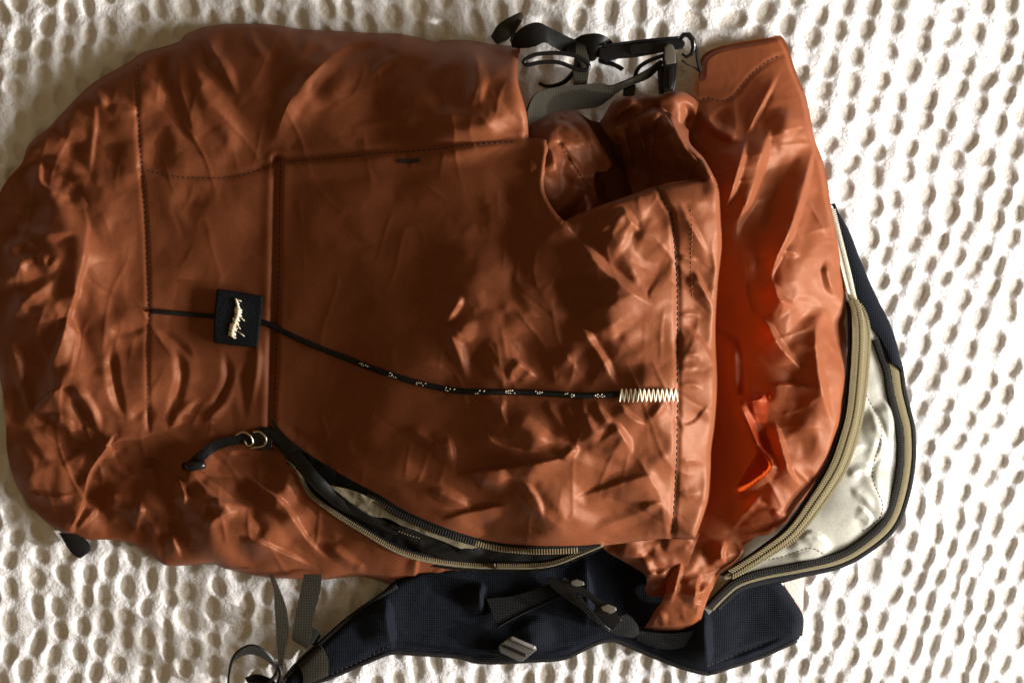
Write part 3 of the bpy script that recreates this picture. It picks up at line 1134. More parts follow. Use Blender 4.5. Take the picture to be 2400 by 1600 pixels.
# ------------------------------------------------------------------ wall behind the mouth (back panel)
BK_TOP = smooth_path([(1640, 176), (1643, 140), (1657, 123), (1690, 108), (1734, 99), (1790, 90), (1824, 84)])
BK_R = smooth_path([(1824, 84), (1832, 86), (1845, 107), (1868, 176), (1891, 234), (1906, 318), (1929, 383), (1944, 463), (1960, 547), (1975, 640), (1992, 710), (1993, 760),
                    (1990, 844), (1979, 959), (1960, 1030), (1936, 1096), (1890, 1165), (1840, 1237), (1783, 1279), (1725, 1321), (1695, 1341)])
BK_B = smooth_path([(1695, 1341), (1668, 1383), (1652, 1420), (1637, 1462), (1600, 1474), (1545, 1477), (1500, 1478)])
BK_L = smooth_path([(1500, 1478), (1513, 1466), (1535, 1430), (1556, 1400), (1566, 1345), (1580, 1290), (1590, 1230), (1570, 1100), (1565, 900), (1565, 700), (1570, 520), (1590, 400),
                    (1608, 310), (1622, 268), (1636, 236), (1640, 176)])
back_tps = TPS([
    (1640, 176, 24), (1657, 123, 18), (1734, 99, 16), (1826, 84, 12), (1750, 160, 26), (1845, 130, 16), (1636, 236, 34), (1870, 180, 16),
    (1610, 310, 46), (1680, 290, 52), (1760, 260, 54), (1820, 240, 50), (1895, 250, 26),
    (1570, 520, 30), (1690, 430, 95), (1720, 420, 112), (1790, 400, 106), (1860, 380, 96), (1905, 340, 70), (1928, 385, 60), (1945, 465, 56),
    (1690, 560, 108), (1740, 560, 120), (1800, 560, 126), (1850, 540, 132), (1900, 540, 118), (1955, 560, 70),
    (1565, 700, 20), (1690, 700, 100), (1760, 690, 120), (1830, 690, 136), (1900, 700, 128), (1960, 690, 104), (1990, 720, 76),
    (1680, 820, 26), (1740, 830, 100), (1830, 810, 146), (1920, 800, 150), (1990, 830, 78),
    (1565, 1000, 14), (1690, 960, 18), (1770, 950, 104), (1850, 960, 132), (1925, 930, 150), (1980, 950, 78),
    (1690, 1100, 18), (1800, 1060, 110), (1850, 1090, 138), (1940, 1085, 80),
    (1590, 1230, 30), (1680, 1200, 30), (1740, 1190, 74), (1810, 1180, 116), (1890, 1160, 84), (1840, 1235, 82),
    (1640, 1320, 84), (1700, 1290, 100), (1780, 1275, 84), (1697, 1340, 80), (1600, 1400, 84), (1640, 1440, 76), (1570, 1440, 60), (1505, 1477, 34)])
BACK_FOLDS = parse_strokes("""
C -6 4 1636,238 1660,232 1693,238 1718,225 1761,176 1799,146 1832,130
s 24 12 1828,166 1800,215 1775,264 1747,321
r -22 12 1812,175 1785,225 1760,275 1742,315
c 18 9 1645,252 1654,277 1682,303 1724,321 1752,322
r -18 14 1668,262 1690,280 1715,290
r -20 12 1640,262 1634,300 1625,330
s 26 18 1751,318 1734,379 1714,449 1692,510
s 30 26 1806,290 1778,385 1758,455 1730,519 1722,575
r -26 26 1840,360 1815,430 1800,480 1775,530
r 16 20 1850,250 1840,300 1850,330
s 34 16 1911,330 1893,400 1877,465 1852,538 1823,599 1808,650 1826,690
r -18 20 1925,400 1905,470 1890,540 1870,620
c 10 7 1822,596 1850,588 1880,600
r -12 14 1770,600 1800,640 1795,680
s 26 13 1810,660 1829,701 1861,714
s 28 14 1774,734 1803,768 1822,803 1854,841 1882,872
r -20 18 1850,740 1880,770 1900,820
r -16 16 1900,690 1890,730 1900,770
s 34 20 1926,735 1912,778 1914,830 1920,880 1932,937 1951,996
r -18 18 1945,720 1950,780 1955,850
c 14 8 1935,610 1945,660 1960,700
C 26 9 1679,786 1714,809 1720,857 1727,931 1771,1033 1806,1090 1770,1130 1735,1150
c 16 9 1727,931 1760,936 1784,934 1800,925
s 16 11 1784,911 1835,902 1915,911
r -20 12 1760,920 1790,922 1815,940
s 28 14 1814,980 1832,1048 1851,1106 1878,1142
r -20 18 1880,1000 1885,1060 1890,1100
r -16 16 1790,1010 1810,1060 1825,1110
c 12 7 1790,1150 1750,1190 1715,1240
c 10 7 1745,1200 1770,1180 1800,1185
s 18 11 1700,1262 1690,1300 1705,1325
r -16 14 1730,1230 1725,1270 1735,1300
s 20 10 1640,1340 1632,1380 1625,1430
s 16 10 1600,1290 1590,1350 1570,1420
r -16 14 1660,1300 1650,1350 1640,1400
c 12 7 1520,1470 1545,1440 1560,1470
c 12 7 1660,1365 1640,1392 1620,1395
c 10 7 1810,1190 1830,1210 1850,1200
""")

def z_back(x, y):
    x, y = np.asarray(x, float), np.asarray(y, float)
    base = back_tps(x, y)
    k = sstep(10, 85, base) * (0.35 + 0.65 * sstep(150, 330, y))
    z = base + (0.35 + 0.95 * k) * strokes(x, y, BACK_FOLDS) + k * (0.8 * buckle(0.62 * (y - 80) + 620, 1.15 * (x - 1500) + 420) + 0.35 * wrinkle(x - 700, y, 0.5) + 5 * creases(x, y, 120, 631) + 4 * creases(x, y, 80, 641))
    amt = 5 + 5 * sstep(1000, 1350, y)
    z = z + k * amt * crumple(x, y, 100, 140) + 0.8 * crumple(x, y, 44, 150)
    d = np.full(x.shape, 1e9)
    for s in (BK_TOP[::3], BK_R[::3], BK_B[::3]):
        dd, _, _ = seg_dist(x, y, s)
        d = np.minimum(d, dd)
    lim = sstep(0, 14, d)
    return np.maximum(z - 18 * (1 - lim), 6)

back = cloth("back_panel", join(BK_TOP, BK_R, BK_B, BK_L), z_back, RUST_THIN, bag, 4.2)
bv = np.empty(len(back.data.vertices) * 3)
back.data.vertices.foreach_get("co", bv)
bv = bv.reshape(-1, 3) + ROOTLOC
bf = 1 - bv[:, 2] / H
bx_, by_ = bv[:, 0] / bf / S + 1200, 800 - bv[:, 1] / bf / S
pa = back.data.attributes.new("glow_patch", 'FLOAT', 'POINT')
pa.data.foreach_set("value", sstep(500, 680, by_) * sstep(1330, 1150, by_) * sstep(1880, 1770, bx_))  # hand-placed mask: extra translucency where the mouth is meant to glow
back["label"] = "inner rust nylon wall of the open mouth, made more translucent in a patch to glow"
stitches("stitching", on(smooth_path([(1638, 236), (1660, 231), (1693, 237), (1718, 224), (1761, 175), (1799, 145), (1830, 131)]), z_back, 0.8), THREAD, back, 8, 3, 1.5)
ORANGE = nylon("orange_inner_glow", (0.26, 0.040, 0.009), (0.9, 0.11, 0.012), 0.32, 0.5)  # stronger orange than the wall: backlit glow put into the colour
tongue = cloth("inner_glow_sheet", smooth_path([(1727, 930), (1757, 938), (1783, 935), (1796, 918), (1806, 930), (1800, 970), (1796, 1010), (1812, 1060), (1809, 1092), (1775, 1130), (1740, 1150),
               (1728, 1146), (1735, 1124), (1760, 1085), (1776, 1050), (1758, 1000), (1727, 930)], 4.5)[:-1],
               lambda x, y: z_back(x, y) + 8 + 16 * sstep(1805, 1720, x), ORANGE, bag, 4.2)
tongue["label"] = "added orange sheet in the mouth, its colour standing in for the sunlit glow"
facing("hem", BK_TOP, z_back, 26, (0, 10), RUST, back)
facing("hem", BK_R[:80], z_back, 70, (-14, 0), RUST, back)

# ------------------------------------------------------------------ gathered collar in the mouth
GC_OUT = join(smooth_path([(1235, 330), (1236, 300), (1250, 280), (1290, 262), (1338, 257), (1362, 268), (1385, 282), (1405, 287)]),
              smooth_path([(1405, 287), (1420, 265), (1433, 242), (1450, 230), (1480, 225), (1540, 222), (1594, 215), (1620, 226), (1636, 240)]),
              smooth_path([(1636, 240), (1622, 275), (1615, 330), (1650, 372), (1676, 420), (1684, 440)]),
              smooth_path([(1684, 440), (1640, 470), (1500, 520), (1360, 560), (1250, 480), (1235, 330)]))
gather_tps = TPS([(1236, 320, 170), (1250, 280, 120), (1290, 262, 90), (1340, 258, 70), (1405, 287, 50), (1433, 242, 60), (1500, 226, 70), (1594, 215, 74),
                  (1636, 240, 66), (1300, 340, 225), (1360, 330, 190), (1380, 400, 150), (1420, 340, 110), (1470, 300, 150), (1540, 268, 190),
                  (1600, 300, 205), (1500, 380, 150), (1580, 380, 190), (1640, 400, 270), (1676, 420, 285), (1440, 440, 90), (1520, 470, 170),
                  (1340, 500, 200), (1620, 470, 230), (1250, 450, 220)])
GATHER_FOLDS = parse_strokes("""
s 44 18 1262,300 1320,272 1372,296 1432,384
s 34 12 1290,345 1325,372 1350,410 1385,452
R -46 22 1395,318 1415,372 1430,420 1480,440
s 46 15 1446,300 1480,284 1530,266 1566,270
S -36 16 1432,282 1480,258 1540,240 1600,250
S 54 20 1556,258 1585,305 1610,340 1640,372 1668,414
R -40 16 1592,258 1612,285 1624,318
s 26 10 1460,300 1468,345 1486,392
s 22 9 1490,285 1508,330 1520,372
C -5 3 1552,268 1536,300 1532,384
R -40 26 1430,425 1470,442 1520,440
s 30 12 1392,410 1408,428 1432,446
s 32 14 1322,486 1365,458 1404,468
s 26 14 1500,232 1462,256 1436,296
s 20 12 1250,296 1280,326 1300,345
r 26 20 1560,330 1580,370 1600,400
""")

def z_gather(x, y):
    x, y = np.asarray(x, float), np.asarray(y, float)
    z = 0.8 * gather_tps(x, y) + strokes(x, y, GATHER_FOLDS) + 0.9 * wrinkle(1.5 * (x - 1200) + 300, 1.5 * (y - 200) + 500)
    return np.maximum(z - 44, 8)

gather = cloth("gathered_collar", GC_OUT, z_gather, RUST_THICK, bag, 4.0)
gather["label"] = "bunched rust nylon collar gathered inside the mouth"
def fold_sheet(edge_paths, tps, folds, seed, deg, amp=12):
    edges = [smooth_path(p) for p in edge_paths]
    fl = parse_strokes(folds)
    def zf(x, y):
        x, y = np.asarray(x, float), np.asarray(y, float)
        z = 0.8 * tps(x, y) + strokes(x, y, fl) + 0.07 * amp * wrinkle(1.5 * (x - 1200) + 4 * (seed - 880), 1.5 * (y - 200) + 10 * (seed - 880))
        d, _, _ = seg_dist(x, y, edges[0][::2])
        return np.maximum(z - 16 * np.exp(-(d / 6.0) ** 1.2), 8)
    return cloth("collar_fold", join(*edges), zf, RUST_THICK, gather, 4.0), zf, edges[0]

f1, zf1, e1 = fold_sheet([[(1405, 290), (1420, 264), (1433, 242), (1450, 230), (1480, 225), (1540, 222), (1594, 215), (1620, 226), (1638, 242)],
                          [(1638, 242), (1624, 290), (1600, 330)], [(1600, 330), (1520, 330), (1450, 340), (1405, 290)]],
                         TPS([(1405, 290, 70), (1433, 242, 78), (1500, 226, 88), (1594, 215, 96), (1638, 242, 90), (1500, 290, 120), (1600, 320, 150), (1450, 330, 100), (1560, 260, 130)]),
                         """
s 20 11 1500,232 1462,256 1436,296
r 14 18 1520,240 1570,236 1610,248
c -16 8 1600,236 1612,268 1606,310
""", 901, 150)
f2, zf2, e2 = fold_sheet([[(1236, 322), (1240, 296), (1256, 278), (1290, 262), (1338, 257), (1362, 272), (1388, 304), (1412, 344), (1436, 386)],
                          [(1436, 386), (1420, 402), (1396, 404), (1392, 430), (1402, 470)], [(1402, 470), (1340, 530), (1262, 500), (1236, 322)]],
                         TPS([(1236, 322, 200), (1290, 262, 130), (1338, 257, 120), (1388, 304, 150), (1436, 386, 160), (1300, 330, 245), (1350, 350, 226), (1392, 430, 150), (1340, 520, 190),
                              (1262, 490, 220), (1380, 380, 190)]),
                         """
s 22 12 1262,300 1310,290 1350,312 1388,362
C -6 4 1309,336 1330,365 1354,400 1389,452
s 24 11 1330,360 1356,396 1378,440
r -20 14 1362,330 1392,372 1402,410
s 18 9 1290,345 1300,380 1312,430
""", 911, 55)
f3, zf3, e3 = fold_sheet([[(1442, 300), (1462, 290), (1484, 283), (1530, 266), (1560, 262), (1574, 270), (1590, 306), (1612, 338), (1642, 372), (1668, 410), (1686, 440)],
                          [(1686, 440), (1640, 470), (1560, 500)], [(1560, 500), (1500, 480), (1478, 440), (1466, 390), (1456, 345), (1442, 300)]],
                         TPS([(1442, 300, 150), (1484, 283, 172), (1560, 262, 205), (1590, 306, 226), (1642, 372, 262), (1686, 440, 280), (1480, 380, 120), (1500, 440, 110), (1540, 340, 170),
                              (1590, 380, 215), (1560, 490, 190), (1640, 440, 262)]),
                         """
s 30 16 1562,266 1586,310 1606,345 1634,380 1660,420
s 22 10 1462,296 1472,345 1490,400
s 18 9 1490,288 1508,335 1522,380
C -5 3 1552,268 1536,300 1532,384
r -22 20 1500,400 1540,410 1580,430
c 10 7 1560,300 1580,350 1600,400
""", 921, 70)
stitches("stitching", on(smooth_path([(1309, 337), (1330, 366), (1354, 401), (1388, 450)]), zf2, 0.8), THREAD, gather, 8, 3, 1.6)
stitches("stitching", on(smooth_path([(1552, 268), (1537, 300), (1532, 340), (1532, 385)]), zf3, 0.8), THREAD, gather, 8, 3, 1.2)
stitches("stitching", on(smooth_path([(1484, 286), (1498, 325), (1512, 368)]), zf3, 0.8), THREAD, gather, 8, 3, 1.1)

# torn-looking inner scrap hanging out under the pocket
scrap_tps = TPS([(1400, 1265, 110), (1640, 1255, 110), (1520, 1300, 95), (1590, 1340, 90), (1484, 1328, 78), (1515, 1394, 66), (1560, 1400, 70)])
SCRAP_FOLDS = parse_strokes("""
c 14 9 1500,1290 1520,1340 1518,1390
c 12 7 1515,1340 1545,1345 1575,1330
s 18 8 1572,1335 1548,1370 1520,1392
c 10 8 1440,1290 1480,1300 1520,1290
""")
def z_scrap(x, y):
    x, y = np.asarray(x, float), np.asarray(y, float)
    return scrap_tps(x, y) + strokes(x, y, SCRAP_FOLDS) + 0.7 * wrinkle(1.6 * (x - 1350) + 700, 1.6 * (y - 1200) + 600)
cloth("inner_flap", join(smooth_path([(1400, 1262), (1640, 1250)]), smooth_path([(1640, 1250), (1615, 1320), (1600, 1400)]), smooth_path([(1600, 1400), (1550, 1398), (1518, 1396)]),
      smooth_path([(1518, 1396), (1512, 1380), (1516, 1362), (1510, 1345), (1484, 1328), (1450, 1308), (1420, 1290), (1400, 1262)])), z_scrap, RUST_THICK, bag, 4.2)

# ------------------------------------------------------------------ zipper of the side pocket, half open
ZLO_FULL = smooth_path([(673, 1074), (690, 1092), (702, 1112), (723, 1153), (773, 1195), (856, 1248), (939, 1294), (1022, 1315), (1100, 1324), (1168, 1326),
                        (1244, 1326), (1302, 1318), (1359, 1296), (1412, 1274)])
ZUP_IN = smooth_path([(632, 1000), (652, 1026), (682, 1058), (735, 1098), (806, 1142), (889, 1187), (932, 1212), (1010, 1246), (1088, 1272), (1166, 1290), (1244, 1297), (1300, 1297), (1359, 1292), (1412, 1276)])
def z_ziplo(x, y):
    return np.where(np.asarray(x) < 1160, z_body(x, y), np.interp(x, [1160, 1240, 1412], [84, 96, 150])) + 1.0
zip_side = bpy.data.objects.new("zipper", None)
COL.objects.link(zip_side)
zip_side.parent = bag
zu = on(ZIP_UP, z_front, 2.0)
zi = np.column_stack([ZUP_IN, np.interp(np.linspace(0, 1, len(ZUP_IN)), np.linspace(0, 1, len(zu)), zu[:, 2]) - 10])
strip("zipper_tape", zu, zi, TAPE_BLACK, zip_side, 2.5)
mid = lambda a, b, w: smooth_path(a, 5)[np.linspace(0, len(smooth_path(a, 5)) - 1, 180).astype(int)] * (1 - w) + smooth_path(b, 5)[np.linspace(0, len(smooth_path(b, 5)) - 1, 180).astype(int)] * w
tz = mid(zu, zi, 0.62)
teeth("zipper_teeth", tz[60:118], TEETH_BLACK, zip_side, 6.2, 15, 3.4, 4, lift=2.0)
teeth("zipper_teeth", tz[117:168], TEETH_TAN, zip_side, 6.2, 15, 3.4, 4, lift=2.0)
zl = np.column_stack([ZLO_FULL, z_ziplo(ZLO_FULL[:, 0], ZLO_FULL[:, 1]) + 2])
zl_in = zl.copy()
zl_in[:, 1] -= 12
zl_in[:, 0] += 3
strip("zipper_tape", zl + [0, 2, 1], zl_in, TAPE_BLACK, zip_side, 2.5)
tube("zipper_cord", zl + [0, 3, 2], 3.4, TAPE, zip_side)
teeth("zipper_teeth", zl[8:] + [0, -3, 2], TEETH_TAN, zip_side, 5.2, 8, 2.6, 3.4, lift=2.0)

# dark pocket lining seen through the gap, a pale sliver of lining above it
gap_tps = TPS([(632, 1005, 105), (700, 1090, 100), (800, 1160, 118), (900, 1220, 120), (1000, 1270, 112), (1100, 1300, 96), (1250, 1310, 92), (1400, 1282, 140), (880, 1240, 100), (1000, 1300, 92)])
GAP_FOLDS = parse_strokes("""
s 26 14 760,1120 830,1185 900,1225 960,1240 1040,1262
c 16 9 930,1245 1000,1285 1080,1300 1160,1300
r -14 14 860,1200 950,1262 1050,1290
c 12 7 1060,1275 1110,1290 1140,1270
""")
def z_gap(x, y):
    x, y = np.asarray(x, float), np.asarray(y, float)
    return np.maximum(0.78 * gap_tps(x, y) + strokes(x, y, GAP_FOLDS) + 4 * crumple(x, y, 60, 440), 10)
lining = cloth("pocket_lining", join(ZUP_IN + [0, -26], (ZLO_FULL + [0, 14])[::-1]), z_gap, BLACK_LIN, bag, 5.0)
lining["label"] = "black lining showing through the open side zipper"
sl_tps = TPS([(780, 1140, 150), (870, 1195, 150), (960, 1240, 140), (900, 1180, 165), (1060, 1275, 128), (1130, 1282, 125)])
cloth("pocket_lining", smooth_path([(770, 1136), (830, 1150), (890, 1178), (940, 1205), (1000, 1235), (1060, 1262), (1120, 1280), (1085, 1286), (1040, 1268), (985, 1248),
                                    (952, 1236), (925, 1222), (905, 1213), (880, 1211), (850, 1200), (815, 1172), (770, 1136)], 4.5)[:-1],
      lambda x, y: 0.78 * sl_tps(x, y) + 5 * crumple(x, y, 40, 77), DIM_LIN, lining, 4.5)
stitches("care_print", np.array([(934, 1244, 110), (960, 1254, 108), (990, 1262, 106)]), TEETH_TAN, lining, 4, 3, 1.0)
# black fold of the zipper garage
gl = smooth_path([(598, 1010), (625, 1012), (655, 1034), (690, 1070), (740, 1128), (800, 1180), (880, 1226), (930, 1250)])
ga = np.column_stack([gl, z_body(gl[:, 0], gl[:, 1]) + np.interp(np.linspace(0, 1, len(gl)), [0, .4, 1], [8, 20, -8])])
tap = np.interp(np.linspace(0, 1, len(gl)), [0, .25, .6, 1], [14, 22, 20, 10])
A_ = ga.copy(); A_[:, 0] += tap * .6; A_[:, 1] -= tap * .55
B_ = ga.copy(); B_[:, 0] -= tap * .4; B_[:, 1] += tap * .6; B_[:, 2] -= 6
strip("zipper_flap", A_, B_, BLACK_LIN, zip_side, 3, crown=7)

# zipper slider, ring and pull tab
def zb(x, y):
    return float(z_body(np.array([float(x)]), np.array([float(y)]))[0])
pull = bpy.data.objects.new("zipper_pull", None)
COL.objects.link(pull)
pull.parent = zip_side
zz = zb(600, 1030) + 16
plate("slider", [(588, 1012), (622, 1010), (640, 1030), (636, 1052), (606, 1056), (590, 1040)], zz - 12, zz + 2, BLACK_PLASTIC, pull, 4)
tube("ring", np.array([(552, 1020, zz + 6), (570, 1012, zz + 12), (588, 1022, zz + 10), (592, 1040, zz + 6), (580, 1044, zz + 4), (573, 1032, zz + 6)]), 2.2, METAL, pull)
tube("ring", np.array([(592, 1012, zz + 8), (610, 1012, zz + 12), (624, 1028, zz + 10), (618, 1044, zz + 6), (600, 1048, zz + 6), (586, 1050, zz + 4)]), 2.2, METAL, pull)
strip("pull_cord", np.array([(588, 1016, zz + 4), (545, 1020, zz), (500, 1034, zz - 2), (460, 1062, zb(455, 1070) + 9), (440, 1082, zb(440, 1088) + 6)]),
      np.array([(590, 1040, zz + 4), (548, 1042, zz), (508, 1056, zz - 2), (476, 1080, zb(470, 1085) + 9), (454, 1102, zb(450, 1105) + 6)]), BLACK_CORD, pull, 6, crown=1)
tube("pull_end", np.array([(430, 1092, zb(435, 1095) + 10), (452, 1092, zb(450, 1095) + 13), (480, 1088, zb(478, 1090) + 13)]), [9, 12, 9], BLACK_PLASTIC, pull, 10, step=None)

# ------------------------------------------------------------------ elastic cord, patch and zigzag stitch
cord_l = on(smooth_path([(352, 729), (400, 733), (450, 737), (520, 742)]), z_body, 4.5)
tube("elastic_cord", cord_l, 5.2, BLACK_CORD, bag, 8)
cpath = smooth_path([(596, 752), (628, 759), (660, 775), (705, 797), (760, 820), (810, 839), (860, 859), (916, 878), (986, 899), (1073, 916), (1161, 918), (1230, 919), (1300, 923), (1340, 926), (1400, 926), (1456, 923)])
cz = on(cpath, z_front, 4)
k = np.ones(15) / 15
zs = np.convolve(np.pad(cz[:, 2], 7, mode='edge'), k, 'valid')
cz[:, 2] = np.maximum(zs, cz[:, 2] - 3)
cordo = tube("elastic_cord", cz, 6.6, BLACK_CORD, bag, 10)
cordo["label"] = "black elastic cord with white flecks across the front"
V, F = [], []
cc, ct, cs, cu = frames(cz)
tot = len(cz)
for base in list(range(54, tot - 4, 14)):
    for j in range(5):
        i = min(tot - 1, base + j)
        for sg in (-1, 1):
            if random.random() < .55:
                a = cc[i] + cu[i] * 5.6 * S + cs[i] * sg * random.uniform(.6, 3.8) * S
                d = (ct[i] * .8 + cs[i] * .5 * sg)
                b0 = len(V)
                for e in (-1, 1):
                    for w in (-1, 1):
                        V.append(a + d * e * 2.0 * S + np.cross(d, cu[i]) * w * 0.8 * S + cu[i] * (0.3 if e * w > 0 else .8) * S)
                V.append(a + cu[i] * 2.2 * S)
                F += [(b0, b0 + 1, b0 + 4), (b0 + 1, b0 + 3, b0 + 4), (b0 + 3, b0 + 2, b0 + 4), (b0 + 2, b0, b0 + 4)]
fl = mkw("cord_fleck", V, F, CREAM_THREAD, cordo, False)
fl["kind"] = "stuff"

zz_pts = []
n = 26
for i in range(n + 1):
    x = 1452 + (1588 - 1452) * i / n
    zz_pts.append((x, 911 if i % 2 else 941))
zz_pts = np.array(zz_pts, float)
zzp = smooth_path(np.repeat(zz_pts, 1, axis=0), 3.0)
dense = []
for a, b in zip(zz_pts[:-1], zz_pts[1:]):
    for t in np.linspace(0, 1, 8, endpoint=False):
        dense.append(a * (1 - t) + b * t)
dense = np.array(dense + [zz_pts[-1]])
dz = on(dense, z_front, 0)
dz[:, 2] = np.convolve(np.pad(dz[:, 2], 10, mode='edge'), np.ones(21) / 21, 'valid') + 8 + 3.0 * np.sin(np.linspace(0, n * np.pi, len(dz))) ** 2
zt = tube("zigzag_stitch", dz, 2.0, CREAM_THREAD, bag, 6, step=None)
zt["label"] = "cream zigzag bar tack at the end of the cord"
bz = on(smooth_path([(1454, 924), (1500, 925), (1588, 926)]), z_front, 3)
strip("cord_end", bz + [0, -11, 0], bz + [0, 11, 0], plain("cord_sleeve", (0.24, 0.085, 0.04), 0.55), zt, 4, crown=3)

# black patch
px = [(508, 676), (560, 684), (617, 694), (612, 750), (603, 815), (552, 810), (500, 803), (502, 740)]
zpatch = max(zb(x, y) for x, y in px) + 3
patch = plate("cord_keeper", px, zpatch - 14, zpatch + 6, PATCH, bag, 5)
patch["label"] = "black square cord keeper with a cream stitch"
V, F = [], []
for i in range(34):
    t = i / 33
    c0 = np.array([554 - 4 * t + 6 * math.sin(t * 5), 702 + 86 * t])
    a = random.uniform(-.5, .5) + .25
    L = random.uniform(5, 9) * (0.45 if t < .22 else 1)
    q = np.array([(c0[0] - L * math.cos(a), c0[1] - L * math.sin(a) - 3, zpatch + 8), (c0[0], c0[1], zpatch + 11), (c0[0] + L * math.cos(a), c0[1] + L * math.sin(a) + 3, zpatch + 8)])
    v, f = tube_data(q, 1.7, 5, v0=len(V))
    V += v
    F += f
for i in range(5):
    c0 = np.array([552 + 3 * i % 7, 700 + 19 * i])
    q = np.array([(c0[0], c0[1], zpatch + 9), (c0[0] + random.uniform(8, 16), c0[1] + random.uniform(4, 16), zpatch + 13)])
    v, f = tube_data(q, 1.1, 5, v0=len(V))
    V += v
    F += f
th = mkw("stitch", V, F, CREAM_THREAD, patch)

# ------------------------------------------------------------------ pale lining flap with its zippers on the right
LN_OUT = smooth_path([(1950, 490), (1983, 545), (2013, 620), (2048, 695), (2080, 762), (2098, 814), (2110, 875), (2127, 951), (2131, 1016), (2130, 1074), (2126, 1110), (2112, 1153), (2092, 1200),
                      (2043, 1254), (1990, 1295), (1936, 1322), (1859, 1348), (1783, 1368), (1725, 1384), (1683, 1418), (1640, 1462)])
LN_IN = smooth_path([(1640, 1462), (1640, 1420), (1660, 1370), (1700, 1310), (1780, 1250), (1830, 1200), (1880, 1130), (1920, 1060), (1950, 980), (1965, 850), (1965, 740), (1950, 620), (1935, 520), (1950, 490)])
lin_tps = TPS([(1950, 490, 14), (2048, 695, 14), (2100, 820, 18), (2130, 1010, 26), (2110, 1153, 30), (2043, 1254, 34), (1936, 1322, 36), (1783, 1366, 42), (1683, 1418, 50),
               (1640, 1462, 40), (2000, 740, 46), (2040, 850, 50), (2060, 1000, 62), (2000, 1000, 66), (2040, 1120, 58), (1960, 1120, 72), (1900, 1210, 68), (2000, 1230, 54),
               (1840, 1290, 62), (1740, 1340, 60), (1965, 850, 40), (1935, 520, 20), (1880, 1130, 50), (1700, 1310, 44)])
LIN_FOLDS = parse_strokes("""
s 22 13 2033,940 2055,990 2068,1040 2048,1080 2030,1105
r 20 18 2040,1080 2058,1150 2066,1200 2040,1245
s 24 14 2070,930 2088,985 2082,1050
c -10 6 2028,925 2058,980 2066,1020 2044,1100 2048,1130 2068,1180
c 13 8 1960,1090 2000,1050 2040,1045
c 12 8 1985,1120 2015,1100 2050,1100
s 15 10 1870,1265 1900,1248 1925,1262 1938,1280
r -14 14 1900,1265 1940,1290 1990,1270
r 14 18 1840,1290 1900,1284 1960,1292
c -8 6 1770,1315 1830,1305 1895,1285 1930,1298
c 10 8 1990,1140 2020,1160 2050,1200
c 11 9 2000,880 2015,930 2020,980
s 14 10 2010,1180 2040,1215 2020,1245
""")
def z_lin(x, y):
    x, y = np.asarray(x, float), np.asarray(y, float)
    z = lin_tps(x, y) + 0.8 * strokes(x, y, LIN_FOLDS) + 0.22 * wrinkle(x - 500, y - 300)
    return np.maximum(z, 6)
linflap = cloth("lining_flap", join(LN_OUT, LN_IN), z_lin, WHITE_LIN, bag, 4.2)
linflap["label"] = "pale cream lining flap edged by zippers"
stitches("stitching", on(smooth_path([(2030, 925), (2058, 980), (2066, 1020), (2046, 1095), (2048, 1130), (2068, 1180), (2060, 1215), (2020, 1245)]), z_lin, .8), THREAD, linflap, 7, 3, 1.1)
stitches("stitching", on(smooth_path([(1770, 1315), (1830, 1305), (1895, 1284), (1930, 1297)]), z_lin, .8), THREAD, linflap, 7, 3, 1.1)

# olive zipper along the mouth
OZ_A = smooth_path([(1990, 690), (1996, 730), (1998, 770), (1996, 844), (1986, 959), (1968, 1030), (1943, 1096), (1897, 1170), (1847, 1240), (1790, 1286), (1730, 1328), (1697, 1350)])
OZ_B = smooth_path([(2003, 694), (2028, 730), (2040, 775), (2038, 850), (2026, 960), (2010, 1030), (1985, 1100), (1935, 1178), (1872, 1256), (1806, 1304), (1738, 1344), (1700, 1358)])
zoa = np.interp(np.linspace(0, 1, len(OZ_A)), [0, .1, .5, .8, 1], [62, 86, 100, 96, 84])
zob = np.interp(np.linspace(0, 1, len(OZ_B)), [0, .1, .5, .8, 1], [54, 66, 84, 84, 78])
oa, ob = np.column_stack([OZ_A, zoa]), np.column_stack([OZ_B, zob])
zip_m = bpy.data.objects.new("zipper", None)
COL.objects.link(zip_m)
zip_m.parent = bag
strip("zipper_tape", oa, ob, TAPE, zip_m, 3, crown=3, nx=6)
om = mid(oa, ob, .36)
teeth("zipper_teeth", om[4:176] + [0, 0, 3], TEETH_OLIVE, zip_m, 6.0, 14, 2.8, 3, slant=.62, lift=2, pair=True)
om2 = mid(oa, ob, .93)
teeth("zipper_teeth", om2[6:176] + [0, 0, 1], TEETH_OLIVE, zip_m, 6.0, 8, 3.0, 4, lift=2)
bl_a = oa.copy(); bl_a[:, 0] -= 9; bl_a[:, 1] -= 3; bl_a[:, 2] -= 4
bl_b = oa.copy(); bl_b[:, 0] += 2; bl_b[:, 2] -= 8
strip("zipper_piping", bl_a[4:], bl_b[4:], TAPE_BLACK, zip_m, 4, crown=2)
# its upper run, pale with black band
UPA = smooth_path([(1947, 480), (1958, 560), (1972, 630), (1988, 690), (1996, 712)])
UPB = smooth_path([(1952, 484), (1974, 560), (1995, 640), (2008, 700), (2016, 722)])
ua, ub = np.column_stack([UPA, np.linspace(30, 62, len(UPA))]), np.column_stack([UPB, np.linspace(26, 56, len(UPB))])
strip("zipper_tape", ua, ub, plain("pale_tape", (.50, .48, .40), .6), zip_m, 3)
um = mid(ua, ub, .7)
teeth("zipper_teeth", um[10:] + [0, 0, 1], plain("pale_teeth", (.6, .58, .5), .4), zip_m, 6.0, 11, 3.0, 3.4)
